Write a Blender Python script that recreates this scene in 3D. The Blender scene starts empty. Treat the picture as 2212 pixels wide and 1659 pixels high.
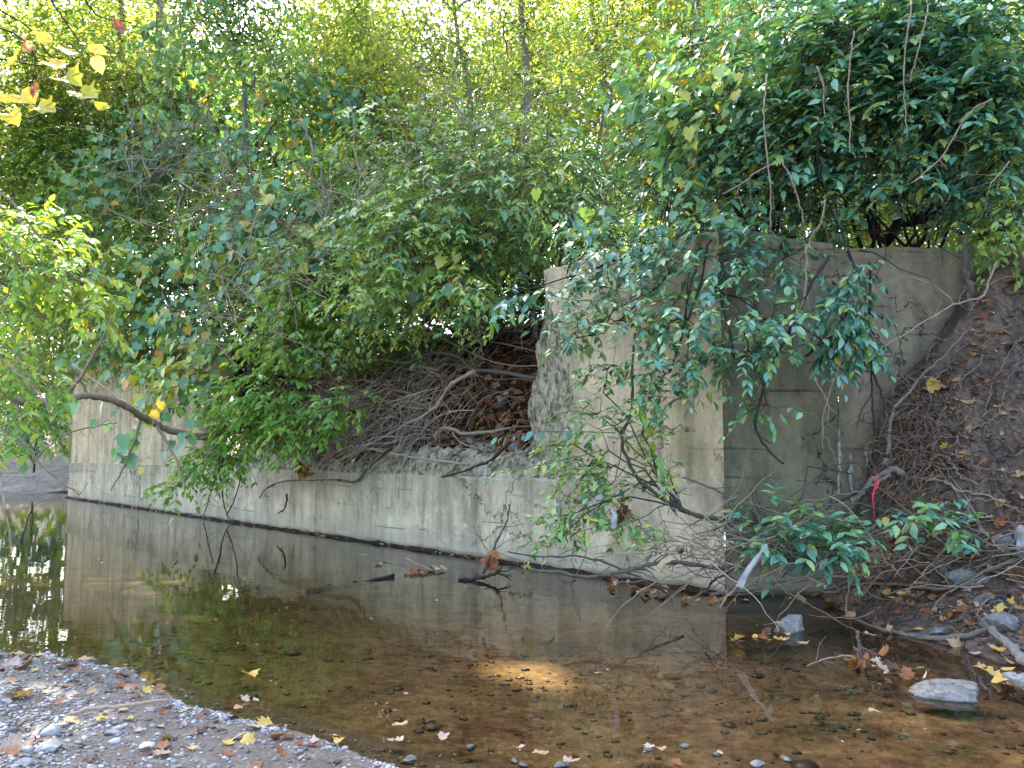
import bpy, math, random
import numpy as np
from mathutils import Vector, Matrix
from math import radians, sin, cos, atan, atan2, sqrt, pi

# ------------------------------------------------------------------ camera, sky, sun, exposure
SC = bpy.context.scene
COL = SC.collection
CAMZ, FPX, PITCH = 1.4, 788.0, atan(68 / 788.0)
cam_data = bpy.data.cameras.new("camera")
cam = bpy.data.objects.new("camera", cam_data)
COL.objects.link(cam)
cam_data.sensor_width = 36.0
cam_data.lens = 36.0 * FPX / 1024.0
cam_data.clip_start = 0.05
cam_data.clip_end = 1000.0
cam.location = (0, 0, CAMZ)
cam.rotation_euler = (radians(90) + PITCH, 0, 0)
SC.camera = cam

SUN_EL, SUN_AZ = radians(47), radians(-30)          # azimuth measured from +Y towards +X
SUN_DIR = np.array([sin(SUN_AZ) * cos(SUN_EL), cos(SUN_AZ) * cos(SUN_EL), sin(SUN_EL)])
world = bpy.data.worlds.new("World")
SC.world = world
world.use_nodes = True
wn = world.node_tree
sky = wn.nodes.new("ShaderNodeTexSky")
sky.sky_type = 'NISHITA'
sky.sun_disc = False
sky.sun_elevation = SUN_EL
sky.sun_rotation = SUN_AZ
sky.air_density = 1.0
sky.dust_density = 2.5
bg = wn.nodes["Background"]
wn.links.new(sky.outputs[0], bg.inputs[0])
bg.inputs[1].default_value = 0.15
sun_data = bpy.data.lights.new("sun", 'SUN')
sun_data.energy = 3.8
sun_data.angle = radians(0.55)
sun_data.color = (1.0, 0.93, 0.80)
sun = bpy.data.objects.new("sun", sun_data)
COL.objects.link(sun)
sun.rotation_euler = Vector((-SUN_DIR).tolist()).to_track_quat('-Z', 'Y').to_euler()
SC.view_settings.view_transform = 'Standard'
SC.view_settings.look = 'None'
SC.view_settings.exposure = 2.95
SC.view_settings.gamma = 1.0
SC.render.engine = 'CYCLES'
SC.cycles.max_bounces = 7
SC.cycles.diffuse_bounces = 3
SC.cycles.glossy_bounces = 2
SC.cycles.transmission_bounces = 4
SC.cycles.transparent_max_bounces = 8
SC.cycles.sample_clamp_indirect = 4.0
SC.cycles.use_denoising = True

# ------------------------------------------------------------------ picture coordinates -> points in the place
DS = 1024 / 2212.0
CP, SP = cos(PITCH), sin(PITCH)

def ray(dx, dy):
    x, y = dx * DS - 512.0, 384.0 - dy * DS
    d = np.array([x, -SP * y + CP * FPX, CP * y + SP * FPX])
    return d / d[1]

ORI = np.array([0.0, 0.0, CAMZ])

def P(dx, dy, Y):
    return ORI + ray(dx, dy) * Y

def G(dx, dy, z=0.0):
    d = ray(dx, dy)
    return ORI + d * ((z - CAMZ) / d[2])

# ------------------------------------------------------------------ small numeric helpers
def _hash(ix, iy, seed):
    n = (ix * 374761393 + iy * 668265263 + seed * 974634777) & 0xFFFFFFFF
    n = ((n ^ (n >> 13)) * 1274126177) & 0xFFFFFFFF
    return ((n ^ (n >> 16)) & 0xFFFF) / 65535.0

def vnoise(x, y, seed=0):
    x, y = np.asarray(x, float), np.asarray(y, float)
    ix, iy = np.floor(x).astype(np.int64), np.floor(y).astype(np.int64)
    fx, fy = x - ix, y - iy
    fx, fy = fx * fx * (3 - 2 * fx), fy * fy * (3 - 2 * fy)
    a, b = _hash(ix, iy, seed), _hash(ix + 1, iy, seed)
    c, d = _hash(ix, iy + 1, seed), _hash(ix + 1, iy + 1, seed)
    return (a * (1 - fx) + b * fx) * (1 - fy) + (c * (1 - fx) + d * fx) * fy

def fbm(x, y, seed=0, octaves=4):
    s, amp, tot = 0.0, 1.0, 0.0
    x, y = np.asarray(x, float), np.asarray(y, float)
    for k in range(octaves):
        s = s + amp * (vnoise(x * 2 ** k, y * 2 ** k, seed + k) - 0.5)
        tot += amp
        amp *= 0.5
    return 2 * s / tot

def smooth(a, b, x):
    t = np.clip((np.asarray(x, float) - a) / (b - a), 0, 1)
    return t * t * (3 - 2 * t)

def unit(v):
    v = np.asarray(v, float)
    n = np.linalg.norm(v, axis=-1, keepdims=True)
    return v / np.maximum(n, 1e-9)

# ------------------------------------------------------------------ objects
def link(name, me, mat, parent=None, loc=None):
    o = bpy.data.objects.new(name, me)
    COL.objects.link(o)
    if mat is not None:
        me.materials.append(mat)
    if parent is not None:
        o.parent = parent
    if loc is not None:
        o.location = loc
    return o

def tag(o, label=None, cat=None, group=None, kind=None):
    if label: o["label"] = label
    if cat: o["category"] = cat
    if group: o["group"] = group
    if kind: o["kind"] = kind
    return o

def empty(name, loc=(0, 0, 0), label=None, cat=None, group=None):
    o = bpy.data.objects.new(name, None)
    o.empty_display_size = 0.2
    o.location = loc
    COL.objects.link(o)
    return tag(o, label, cat, group)

def mesh_np(name, verts, faces, tint=None, smooth_shade=False):
    """faces: list of (array (n,k)) groups of equal-sized polygons."""
    me = bpy.data.meshes.new(name)
    verts = np.asarray(verts, np.float32)
    me.vertices.add(len(verts))
    me.vertices.foreach_set("co", verts.ravel())
    loops = np.concatenate([np.asarray(f, np.int32).ravel() for f in faces])
    totals = np.concatenate([np.full(len(f), np.asarray(f).shape[1], np.int32) for f in faces])
    starts = np.concatenate([[0], np.cumsum(totals)[:-1]]).astype(np.int32)
    me.loops.add(len(loops))
    me.loops.foreach_set("vertex_index", loops)
    me.polygons.add(len(totals))
    me.polygons.foreach_set("loop_start", starts)
    me.polygons.foreach_set("loop_total", totals)
    if smooth_shade:
        me.polygons.foreach_set("use_smooth", np.ones(len(totals), bool))
    if tint is not None:
        at = me.attributes.new("tint", 'FLOAT', 'POINT')
        at.data.foreach_set("value", np.asarray(tint, np.float32))
    me.update()
    me.validate()
    return me

def grid_faces(nu, nv, base=0):
    i, j = np.meshgrid(np.arange(nu - 1), np.arange(nv - 1), indexing='ij')
    a = (i * nv + j).ravel() + base
    return np.stack([a, a + nv, a + nv + 1, a + 1], 1)

def grid_mesh(name, V, flip=False, smooth_shade=True):
    nu, nv = V.shape[:2]
    f = grid_faces(nu, nv)
    if flip: f = f[:, ::-1]
    return mesh_np(name, V.reshape(-1, 3), [f], smooth_shade=smooth_shade)

def catmull(pts, n=6):
    p = np.asarray(pts, float)
    p = np.vstack([2 * p[0] - p[1], p, 2 * p[-1] - p[-2]])
    out = []
    for i in range(1, len(p) - 2):
        for k in range(n):
            t = k / n
            out.append(0.5 * (2 * p[i] + (p[i + 1] - p[i - 1]) * t + (2 * p[i - 1] - 5 * p[i] + 4 * p[i + 1] - p[i + 2]) * t * t
                              + (3 * p[i] - p[i - 1] - 3 * p[i + 1] + p[i + 2]) * t ** 3))
    out.append(p[-2])
    return np.array(out)

class MB:
    """collects arrays of vertices and faces into one mesh"""
    def __init__(self):
        self.v, self.f, self.t, self.n = [], {}, [], 0

    def add(self, v, faces, tint=0.5):
        v = np.asarray(v, float)
        for f in faces:
            f = np.asarray(f)
            self.f.setdefault(f.shape[1], []).append(f + self.n)
        self.v.append(v)
        self.t.append(np.broadcast_to(np.asarray(tint, float), (len(v),)))
        self.n += len(v)

    def tube(self, pts, r0, r1=None, sides=6, n=5, wob=0.0, seed=0, tint=0.5, knots=0.0):
        r1 = r0 if r1 is None else r1
        c = catmull(pts, n) if n > 1 else np.asarray(pts, float)
        m = len(c)
        rs = np.random.RandomState(seed)
        if wob:
            c = c + rs.normal(0, wob, c.shape)
        T = unit(np.gradient(c, axis=0))
        ref = np.array([0.31, 0.17, 0.93])
        A = unit(np.cross(T, ref)); B = np.cross(T, A)
        r = np.linspace(r0, r1, m)
        if knots:
            r = r * (1 + knots * rs.normal(0, 1, m))
        ang = np.arange(sides) * 2 * pi / sides
        V = c[:, None] + r[:, None, None] * (np.cos(ang)[None, :, None] * A[:, None] + np.sin(ang)[None, :, None] * B[:, None])
        i, j = np.meshgrid(np.arange(m - 1), np.arange(sides), indexing='ij')
        a = (i * sides + j).ravel(); b = (i * sides + (j + 1) % sides).ravel()
        V = V.reshape(-1, 3)
        V = np.vstack([V, c[:1], c[-1:]])
        k0, k1 = m * sides, m * sides + 1
        s = np.arange(sides)
        caps = np.vstack([np.stack([np.full(sides, k0), (s + 1) % sides, s], 1),
                          np.stack([np.full(sides, k1), (m - 1) * sides + s, (m - 1) * sides + (s + 1) % sides], 1)])
        self.add(V, [np.stack([a, b, b + sides, a + sides], 1), caps], tint)
        return c

    def edges(self, A, B, ra, rb, bend=0.1, rs=None, sides=3, tint=0.5):
        """many two-piece twigs at once, each with a bend in its middle"""
        A, B = np.asarray(A, float), np.asarray(B, float)
        N = len(A)
        if N == 0: return
        rs = rs or np.random.RandomState(1)
        L = np.linalg.norm(B - A, axis=1, keepdims=True)
        M = (A + B) / 2 + rs.normal(0, 1, (N, 3)) * bend * L * 0.6
        if "in_gap" in globals():
            keep = ~(in_gap(M) & (np.broadcast_to(np.asarray(ra, float), (N,)) < .03))
            ra, rb, tint = (np.broadcast_to(np.asarray(q, float), (N,))[keep] for q in (ra, rb, tint))
            A, B, M = A[keep], B[keep], M[keep]; N = len(A)
            if N == 0: return
        T = unit(B - A)
        U = unit(np.cross(T, [0.31, 0.17, 0.93])); W = np.cross(T, U)
        ang = np.arange(sides) * 2 * pi / sides
        ring = np.cos(ang)[None, :, None] * U[:, None] + np.sin(ang)[None, :, None] * W[:, None]
        ra = np.broadcast_to(np.asarray(ra, float), (N,))[:, None, None]; rb = np.broadcast_to(np.asarray(rb, float), (N,))[:, None, None]
        V = np.concatenate([A[:, None] + ring * ra, M[:, None] + ring * (ra + rb) / 2, B[:, None] + ring * rb], 1)
        f = []
        for k in range(2):
            for s in range(sides):
                s2 = (s + 1) % sides
                f.append([k * sides + s, k * sides + s2, (k + 1) * sides + s2, (k + 1) * sides + s])
        F = (np.array(f)[None] + (np.arange(N) * 3 * sides)[:, None, None]).reshape(-1, 4)
        self.add(V.reshape(-1, 3), [F], np.repeat(np.broadcast_to(np.asarray(tint, float), (N,)), 3 * sides))

    def build(self, name, mat, parent=None, smooth_shade=False, origin=None):
        V = np.concatenate(self.v)
        if origin is not None:
            V = V - np.asarray(origin, float)
        me = mesh_np(name, V, [np.concatenate(x) for x in self.f.values()], np.concatenate(self.t), smooth_shade)
        return link(name, me, mat, parent, None if (origin is None or parent is not None) else tuple(origin))

# ------------------------------------------------------------------ materials
def new_mat(name):
    m = bpy.data.materials.new(name)
    m.use_nodes = True
    nt = m.node_tree
    nt.nodes.clear()
    out = nt.nodes.new("ShaderNodeOutputMaterial")
    def N(t, **kw):
        n = nt.nodes.new(t)
        for k, v in kw.items():
            if k in n.bl_rna.properties: setattr(n, k, v)
            else: n.inputs[k.replace('_', ' ')].default_value = v
        return n
    def Lk(a, b): nt.links.new(a, b)
    return m, N, Lk, out

def ramp(N, stops, interp='LINEAR'):
    r = N("ShaderNodeValToRGB")
    e = r.color_ramp.elements
    r.color_ramp.interpolation = interp
    while len(e) < len(stops): e.new(0.5)
    for el, (p, c) in zip(e, stops):
        el.position = p
        el.color = (c[0], c[1], c[2], 1) if not np.isscalar(c) else (c, c, c, 1)
    return r

def leaf_mat(name, stops, transl=0.35, rough=0.42, spec=0.45, tcol=(1.3, 1.25, 0.5)):
    m, N, Lk, out = new_mat(name)
    at = N("ShaderNodeAttribute", attribute_name="tint")
    r = ramp(N, stops)
    Lk(at.outputs["Fac"], r.inputs[0])
    geo = N("ShaderNodeNewGeometry")
    no = N("ShaderNodeTexNoise", Scale=55.0, Detail=2.0)
    Lk(geo.outputs["Position"], no.inputs["Vector"])
    mr = N("ShaderNodeMapRange"); mr.inputs[3].default_value = 0.72; mr.inputs[4].default_value = 1.28
    Lk(no.outputs[0], mr.inputs[0])
    mul = N("ShaderNodeVectorMath", operation='SCALE')
    Lk(r.outputs[0], mul.inputs[0]); Lk(mr.outputs[0], mul.inputs["Scale"])
    p = N("ShaderNodeBsdfPrincipled", Roughness=rough)
    p.inputs["Specular IOR Level"].default_value = spec
    Lk(mul.outputs[0], p.inputs["Base Color"])
    t = N("ShaderNodeBsdfTranslucent")
    mt = N("ShaderNodeVectorMath", operation='MULTIPLY'); mt.inputs[1].default_value = tcol
    Lk(mul.outputs[0], mt.inputs[0]); Lk(mt.outputs[0], t.inputs["Color"])
    mx = N("ShaderNodeMixShader"); mx.inputs[0].default_value = transl
    Lk(p.outputs[0], mx.inputs[1]); Lk(t.outputs[0], mx.inputs[2]); Lk(mx.outputs[0], out.inputs[0])
    return m

def bark_mat(name, stops, scale=18.0, stretch=(1, 1, 0.25), rough=0.9, bump=0.4):
    m, N, Lk, out = new_mat(name)
    at = N("ShaderNodeAttribute", attribute_name="tint")
    geo = N("ShaderNodeNewGeometry")
    mp = N("ShaderNodeMapping"); mp.inputs["Scale"].default_value = stretch
    Lk(geo.outputs["Position"], mp.inputs[0])
    no = N("ShaderNodeTexNoise", Scale=scale, Detail=5.0, Roughness=0.65)
    Lk(mp.outputs[0], no.inputs["Vector"])
    ma = N("ShaderNodeMath", operation='MULTIPLY_ADD'); ma.inputs[1].default_value = 0.5
    Lk(at.outputs["Fac"], ma.inputs[0])
    mb = N("ShaderNodeMath", operation='MULTIPLY'); mb.inputs[1].default_value = 0.5
    Lk(no.outputs[0], mb.inputs[0]); Lk(mb.outputs[0], ma.inputs[2])
    r = ramp(N, stops); Lk(ma.outputs[0], r.inputs[0])
    p = N("ShaderNodeBsdfPrincipled", Roughness=rough); p.inputs["Specular IOR Level"].default_value = 0.2
    Lk(r.outputs[0], p.inputs["Base Color"])
    b = N("ShaderNodeBump", Strength=bump, Distance=0.02); Lk(no.outputs[0], b.inputs["Height"]); Lk(b.outputs[0], p.inputs["Normal"])
    Lk(p.outputs[0], out.inputs[0])
    return m
# ================================================================== THE SETTING
# wing wall frame: corner CW, along UW (away to the left), NW faces the stream
CW = G(1570, 1285); LWp = G(148, 1075)
UW = unit(LWp - CW); NW = np.array([-UW[1], UW[0], 0.0])
LEN = float(np.linalg.norm(LWp - CW))

def W(t, off, z):                       # point: t along, off behind the front face, z up
    t, off, z = np.broadcast_arrays(np.asarray(t, float), off, z)
    return CW + UW * t[..., None] - NW * off[..., None] + np.array([0, 0, 1.0]) * z[..., None]

def PW(dx, dy, off=0.0):                # picture -> (t, z) on the plane `off` behind the front face
    d = ray(dx, dy); p0 = CW - NW * off
    k = float(np.dot(p0 - ORI, NW) / np.dot(d, NW))
    q = ORI + d * k
    return float(np.dot(q - p0, UW)), float(q[2])

# abutment: from the corner to the right
A1 = G(1826, 1285)
UA = unit(A1 - CW); NA = np.array([UA[1], -UA[0], 0.0])     # faces the camera
LA1 = float(np.linalg.norm(A1 - CW))
def AB(t, off, z):
    t, off, z = np.broadcast_arrays(np.asarray(t, float), off, z)
    return CW + UA * t[..., None] - NA * off[..., None] + np.array([0, 0, 1.0]) * z[..., None]
def PA(dx, dy, off=0.0):
    d = ray(dx, dy); p0 = CW - NA * off
    k = float(np.dot(p0 - ORI, NA) / np.dot(d, NA)); q = ORI + d * k
    return float(np.dot(q - p0, UA)), float(q[2])

TOPR = PW(1180, 580)[1]                 # height of the tall part of the wing wall
ZJ = PW(830, 1022)[1]                   # casting joint
TSEAM = PW(437, 1060)[0]

def concrete(name, light, dark, streak=1.0, moss=0.4, white=0.3, seed=0.0, topz=None):
    """board-marked old concrete; local x along the wall, z up"""
    m, N, Lk, out = new_mat(name)
    tc = N("ShaderNodeTexCoord")
    add = N("ShaderNodeVectorMath", operation='ADD'); add.inputs[1].default_value = (seed, seed * .7, 0)
    Lk(tc.outputs["Object"], add.inputs[0])
    sep = N("ShaderNodeSeparateXYZ"); Lk(tc.outputs["Object"], sep.inputs[0])
    def noise(scale, st, detail=5.0, rough=0.6):
        mp = N("ShaderNodeMapping"); mp.inputs["Scale"].default_value = st
        Lk(add.outputs[0], mp.inputs[0])
        n = N("ShaderNodeTexNoise", Scale=scale, Detail=detail, Roughness=rough); Lk(mp.outputs[0], n.inputs["Vector"])
        return n.outputs[0]
    def mr(src, a, b, c=0.0, d=1.0):
        x = N("ShaderNodeMapRange"); x.inputs[1].default_value = a; x.inputs[2].default_value = b
        x.inputs[3].default_value = c; x.inputs[4].default_value = d; Lk(src, x.inputs[0]); return x.outputs[0]
    def mix(fac, a, b, blend='MIX'):
        x = N("ShaderNodeMix", data_type='RGBA', blend_type=blend)
        if np.isscalar(fac): x.inputs[0].default_value = fac
        else: Lk(fac, x.inputs[0])
        for s, v in ((6, a), (7, b)):
            if isinstance(v, tuple): x.inputs[s].default_value = (*v, 1)
            else: Lk(v, x.inputs[s])
        return x.outputs[2]
    def mul(a, b):
        x = N("ShaderNodeMath", operation='MULTIPLY')
        for i, v in enumerate((a, b)):
            if np.isscalar(v): x.inputs[i].default_value = v
            else: Lk(v, x.inputs[i])
        return x.outputs[0]
    big = noise(0.9, (1, 1, 1.3)); fine = noise(14.0, (1, 1, 1), 8.0, 0.7)
    col = mix(mr(big, .35, .65), dark, light)
    col = mix(mr(fine, .3, .75, 0, .55), col, tuple(c * 1.25 for c in light))
    # dark and green rain streaks
    st = noise(2.6, (1.6, 1, .10), 6.0, .65); st2 = noise(1.5, (2.2, 1, .07), 4.0)
    col = mix(mul(mr(st, .48, .70), min(.95, .5 * streak)), col, tuple(c * .30 for c in dark))
    blot = noise(1.7, (1, 1, .55), 8.0, .72)
    col = mix(mr(blot, .50, .68, 0, .6), col, tuple(c * .50 for c in dark))
    col = mix(mr(blot, .47, .33, 0, .45), col, tuple(min(c * 1.45, .6) for c in light))
    gate = mr(noise(.55, (1, 1, .8), 3.0), .45, .65)
    col = mix(mul(mul(mr(st2, .45, .7), gate), moss), col, (0.11, 0.125, 0.045))
    pale = mul(mr(noise(3.4, (2.0, 1, .16), 6.0, .7), .60, .74), white)
    col = mix(pale, col, (0.62, 0.60, 0.53))
    # grime washed down from the top edge, cracks
    if topz is not None:
        gz = noise(3.0, (1.5, 1, .25), 6.0, .7)
        ga = N("ShaderNodeMath", operation='MULTIPLY_ADD'); ga.inputs[1].default_value = 1.3; ga.inputs[2].default_value = -.65; Lk(gz, ga.inputs[0])
        gb = N("ShaderNodeMath", operation='ADD'); Lk(ga.outputs[0], gb.inputs[0]); Lk(sep.outputs[2], gb.inputs[1])
        col = mix(mr(gb.outputs[0], topz - .6, topz + .08, 0, .42), col, tuple(c * .36 for c in dark))
    mid = noise(5.5, (1, 1, .7), 8.0, .75)
    col = mix(mr(mid, .52, .66, 0, .55), col, tuple(c * .62 for c in dark))
    col = mix(mr(mid, .45, .34, 0, .4), col, tuple(min(c * 1.4, .6) for c in light))
    cd = N("ShaderNodeTexNoise", Scale=2.2, Detail=6.0, Roughness=.7); Lk(add.outputs[0], cd.inputs["Vector"])
    cs = N("ShaderNodeVectorMath", operation='SCALE'); cs.inputs["Scale"].default_value = .55; Lk(cd.outputs["Color"], cs.inputs[0])
    ca = N("ShaderNodeVectorMath", operation='ADD'); Lk(add.outputs[0], ca.inputs[0]); Lk(cs.outputs[0], ca.inputs[1])
    cv = N("ShaderNodeTexVoronoi", Scale=.55, feature='DISTANCE_TO_EDGE'); Lk(ca.outputs[0], cv.inputs["Vector"])
    crack = mul(mr(cv.outputs["Distance"], .001, .0055, 1, 0), mr(noise(.8, (1, 1, 1), 3.0), .47, .54))
    col = mix(mul(crack, .75), col, tuple(c * .15 for c in dark))
    # form-board lines
    zz = N("ShaderNodeMath", operation='MULTIPLY_ADD'); zz.inputs[1].default_value = 1 / 0.29
    Lk(sep.outputs[2], zz.inputs[0]); Lk(mul(noise(1.3, (1, 1, .2), 3.0), .22), zz.inputs[2])
    fr = N("ShaderNodeMath", operation='FRACT'); Lk(zz.outputs[0], fr.inputs[0])
    line = mul(mr(fr.outputs[0], .0, .09, 1, 0), mr(noise(1.1, (1, 1, 2.2), 5.0), .52, .62))
    col = mix(mul(line, .6), col, tuple(c * .45 for c in dark))
    # wet foot: pale silt band and dark damp line (a tide mark on the wall itself)
    wob = N("ShaderNodeMath", operation='MULTIPLY_ADD'); wob.inputs[1].default_value = .16; wob.inputs[2].default_value = -.08
    Lk(noise(2.5, (1, 1, 1)), wob.inputs[0])
    zw = N("ShaderNodeMath", operation='ADD'); Lk(sep.outputs[2], zw.inputs[0]); Lk(wob.outputs[0], zw.inputs[1])
    col = mix(mr(zw.outputs[0], .16, .34, .55, 0), col, (0.25, 0.215, 0.17))
    col = mix(mr(zw.outputs[0], .03, .09, .75, 0), col, tuple(c * .25 for c in dark))
    pits = N("ShaderNodeTexVoronoi", Scale=22.0); Lk(add.outputs[0], pits.inputs["Vector"])
    pit = mul(mr(pits.outputs["Distance"], .0, .16, 1, 0), mr(noise(5.0, (1, 1, 1)), .55, .62))
    col = mix(pit, col, tuple(c * .3 for c in dark))
    p = N("ShaderNodeBsdfPrincipled", Roughness=.92); p.inputs["Specular IOR Level"].default_value = .2
    Lk(col, p.inputs["Base Color"])
    h = N("ShaderNodeMath", operation='MULTIPLY_ADD'); h.inputs[1].default_value = .55
    Lk(fine, h.inputs[0])
    h2 = N("ShaderNodeMath", operation='MULTIPLY_ADD'); h2.inputs[1].default_value = -.9; Lk(line, h2.inputs[0])
    h3 = N("ShaderNodeMath", operation='MULTIPLY_ADD'); h3.inputs[1].default_value = -1.0; pc = N('ShaderNodeMath', operation='ADD'); Lk(pit, pc.inputs[0]); Lk(crack, pc.inputs[1]); Lk(pc.outputs[0], h3.inputs[0]); Lk(mul(big, .8), h3.inputs[2])
    Lk(h3.outputs[0], h2.inputs[2]); Lk(h2.outputs[0], h.inputs[2])
    b = N("ShaderNodeBump", Strength=.75, Distance=.022); Lk(h.outputs[0], b.inputs["Height"]); Lk(b.outputs[0], p.inputs["Normal"])
    Lk(p.outputs[0], out.inputs[0])
    return m

def ground_mat(name, stops, scale=6.0, rough=.9, bump=.5, fine=60.0, spec=.25, dist=.03):
    m, N, Lk, out = new_mat(name)
    geo = N("ShaderNodeNewGeometry")
    a = N("ShaderNodeTexNoise", Scale=scale, Detail=8.0, Roughness=.68); Lk(geo.outputs["Position"], a.inputs["Vector"])
    v = N("ShaderNodeTexVoronoi", Scale=fine); Lk(geo.outputs["Position"], v.inputs["Vector"])
    mx = N("ShaderNodeMix", data_type='FLOAT'); mx.inputs[0].default_value = .28
    Lk(a.outputs[0], mx.inputs[2]); Lk(v.outputs["Color"], mx.inputs[3])
    r = ramp(N, stops); Lk(mx.outputs[0], r.inputs[0])
    p = N("ShaderNodeBsdfPrincipled", Roughness=rough); p.inputs["Specular IOR Level"].default_value = spec
    Lk(r.outputs[0], p.inputs["Base Color"])
    b = N("ShaderNodeBump", Strength=bump, Distance=dist); Lk(mx.outputs[0], b.inputs["Height"]); Lk(b.outputs[0], p.inputs["Normal"])
    Lk(p.outputs[0], out.inputs[0])
    return m

M_WALL = concrete("concrete_warm", (.43, .345, .22), (.235, .19, .12), 1.2, .7, .5, 0.0)
M_WALLLOW = concrete("concrete_low", (.44, .365, .25), (.245, .21, .14), 1.5, .7, .6, 7.3, ZJ)
M_ABUT = concrete("concrete_shaded", (.175, .150, .095), (.085, .080, .050), 1.1, .6, .30, 3.1)  # darker than the lit wall: shade on the turned face coloured in, with moss
M_ABUT2 = concrete("concrete_dim", (.245, .195, .132), (.14, .112, .076), .8, .3, .12, 11.7)  # abutment's paler face: how light falls on it is put into the tone
M_BROKEN = ground_mat("broken_concrete", [(.30, (.028, .025, .016)), (.42, (.115, .105, .062)), (.52, (.25, .215, .145)), (.62, (.34, .30, .215)), (.78, (.50, .45, .35))], 4.2, .95, 1.0, 17.0, .15, .14)
M_SOIL = ground_mat("dark_soil", [(.3, (.008, .0045, .0025)), (.5, (.022, .012, .007)), (.7, (.048, .027, .016))], 3.5, .95, .9, 40.0, .15, .05)
M_MUD = ground_mat("mud", [(.3, (.020, .012, .008)), (.48, (.068, .043, .028)), (.70, (.15, .10, .067))], 2.2, .75, .6, 30.0, .35, .04)

wall_rot = Matrix(((UW[0], NW[0], 0), (UW[1], NW[1], 0), (0, 0, 1))).to_euler()
ab_rot = Matrix(((UA[0], -NA[0], 0), (UA[1], -NA[1], 0), (0, 0, 1))).to_euler()

def t_front(z):       # left edge of the tall panel on its front face
    pts = [PW(1180, 640), PW(1205, 700), PW(1228, 770), PW(1236, 850), PW(1232, 930), PW(1226, 1000), PW(1240, 1045)]
    pts = [PW(1178, 578)] + pts
    zs = np.array([p[1] for p in pts])[::-1]; ts = np.array([p[0] for p in pts])[::-1]
    return np.interp(z, zs, ts)

def t_back(z, off=.5):
    pts = [PW(1176, 590, off), PW(1177, 640, off), PW(1175, 700, off), PW(1158, 760, off), PW(1160, 800, off), PW(1150, 850, off), PW(1138, 905, off), PW(1150, 950, off), PW(1135, 1000, off)]
    zs = np.array([p[1] for p in pts])[::-1]; ts = np.array([p[0] for p in pts])[::-1]
    return np.interp(z, zs, ts)

def loc(t, off, z):
    t, off, z = np.broadcast_arrays(np.asarray(t, float), off, z)
    return np.stack([t, -off, z], -1)

wing = empty("wing_wall", tuple(CW), "long weathered concrete wall slanting back from the water, its middle broken down to a low ledge", "wall")
wing.rotation_euler = wall_rot
# lower lift, full length, standing 25 mm proud
nu, nv = 260, 40
u, v = np.meshgrid(np.linspace(0, 1, nu), np.linspace(0, 1, nv), indexing='ij')
z = -.5 + v * (ZJ + .5 + .02 * fbm(u * 60, v * 0, 3))
t = u * LEN
V = loc(t, -.025 + .012 * fbm(t * 1.5, z * 2, 5), z)
lip = loc(t[:, -1:], .25 + 0 * t[:, -1:], z[:, -1:] - .02)
V = np.concatenate([V, lip], 1)
link("lower_lift", grid_mesh("lower_lift", V), M_WALLLOW, wing)
# tall panel right of the break
nu, nv = 90, 110
z = np.broadcast_to((ZJ - .01 + np.linspace(0, 1, nv) * (TOPR - ZJ))[None], (nu, nv))
u = np.linspace(0, 1, nu)[:, None]
zt = z + (np.linspace(0, 1, nv)[None] ** 6) * .05 * fbm(u * 14, u * 0 + 2, 9)
tf = t_front(z) + .05 * fbm(z * 5, z * 0, 12) 
t = u * tf
V = loc(t, .01 * fbm(t * 1.3, z * 1.3, 7), zt)
top = loc(t[:, -1:], .5, zt[:, -1:])
V = np.concatenate([V, top], 1)
link("tall_panel", grid_mesh("tall_panel", V), M_WALL, wing)
# torn end of the tall panel
nz, no = 120, 26
zz = np.linspace(ZJ - .05, TOPR, nz)[:, None]; oo = np.linspace(0, 1, no)[None]
te = t_front(zz) + .05 * fbm(zz * 5, zz * 0, 12)
tb = t_back(zz) + .07 * fbm(zz * 6, zz * 0, 33)
tt = te * (1 - oo) + tb * oo
bul = .13 * fbm(zz * 4, oo * 2.0, 21, 5) + .07 * fbm(zz * 13, oo * 6, 25, 4) - .10 * np.maximum(fbm(zz * 7, oo * 3.5, 27, 3), .15)
env = np.sin(np.pi * np.clip(oo * .9 + .05, 0, 1)) ** .5
V = loc(tt + bul * env, .5 * oo + bul * env * .6, zz + 0 * oo)
V[:, 0] = loc(te[:, 0], .01 * fbm(te[:, 0] * 1.3, zz[:, 0] * 1.3, 7), zz[:, 0])
link("broken_end", grid_mesh("broken_end", V, flip=True), M_BROKEN, wing)
# rough broken ledge on the low part
nt, no = 300, 30
tl = np.linspace(float(t_front(ZJ)) - .25, TSEAM, nt)[:, None]; oo = np.linspace(0, 1, no)[None]
rise = .30 + .16 * fbm(tl * .9, tl * 0, 41, 4) - .1 * smooth(8, 12, tl)
prof = smooth(0, .42, oo) ** .7
rough = .07 * fbm(tl * 4, oo * 2.2, 43, 5) + .03 * fbm(tl * 13, oo * 7, 44, 3)
chunk = .10 * np.round(2 * fbm(tl * 2.1, oo * 1.2, 47, 2)) / 2
V = loc(tl + 0 * oo, .045 + .05 * fbm(tl * 1.7, oo * 0, 49, 3) + .60 * oo + rough * .5, ZJ - .06 + (rise + .06) * prof + (rough * 1.5 + chunk * 1.6 * prof) * np.clip(oo * 5, 0, 1))
link("broken_ledge", grid_mesh("broken_ledge", V), M_BROKEN, wing)
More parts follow.
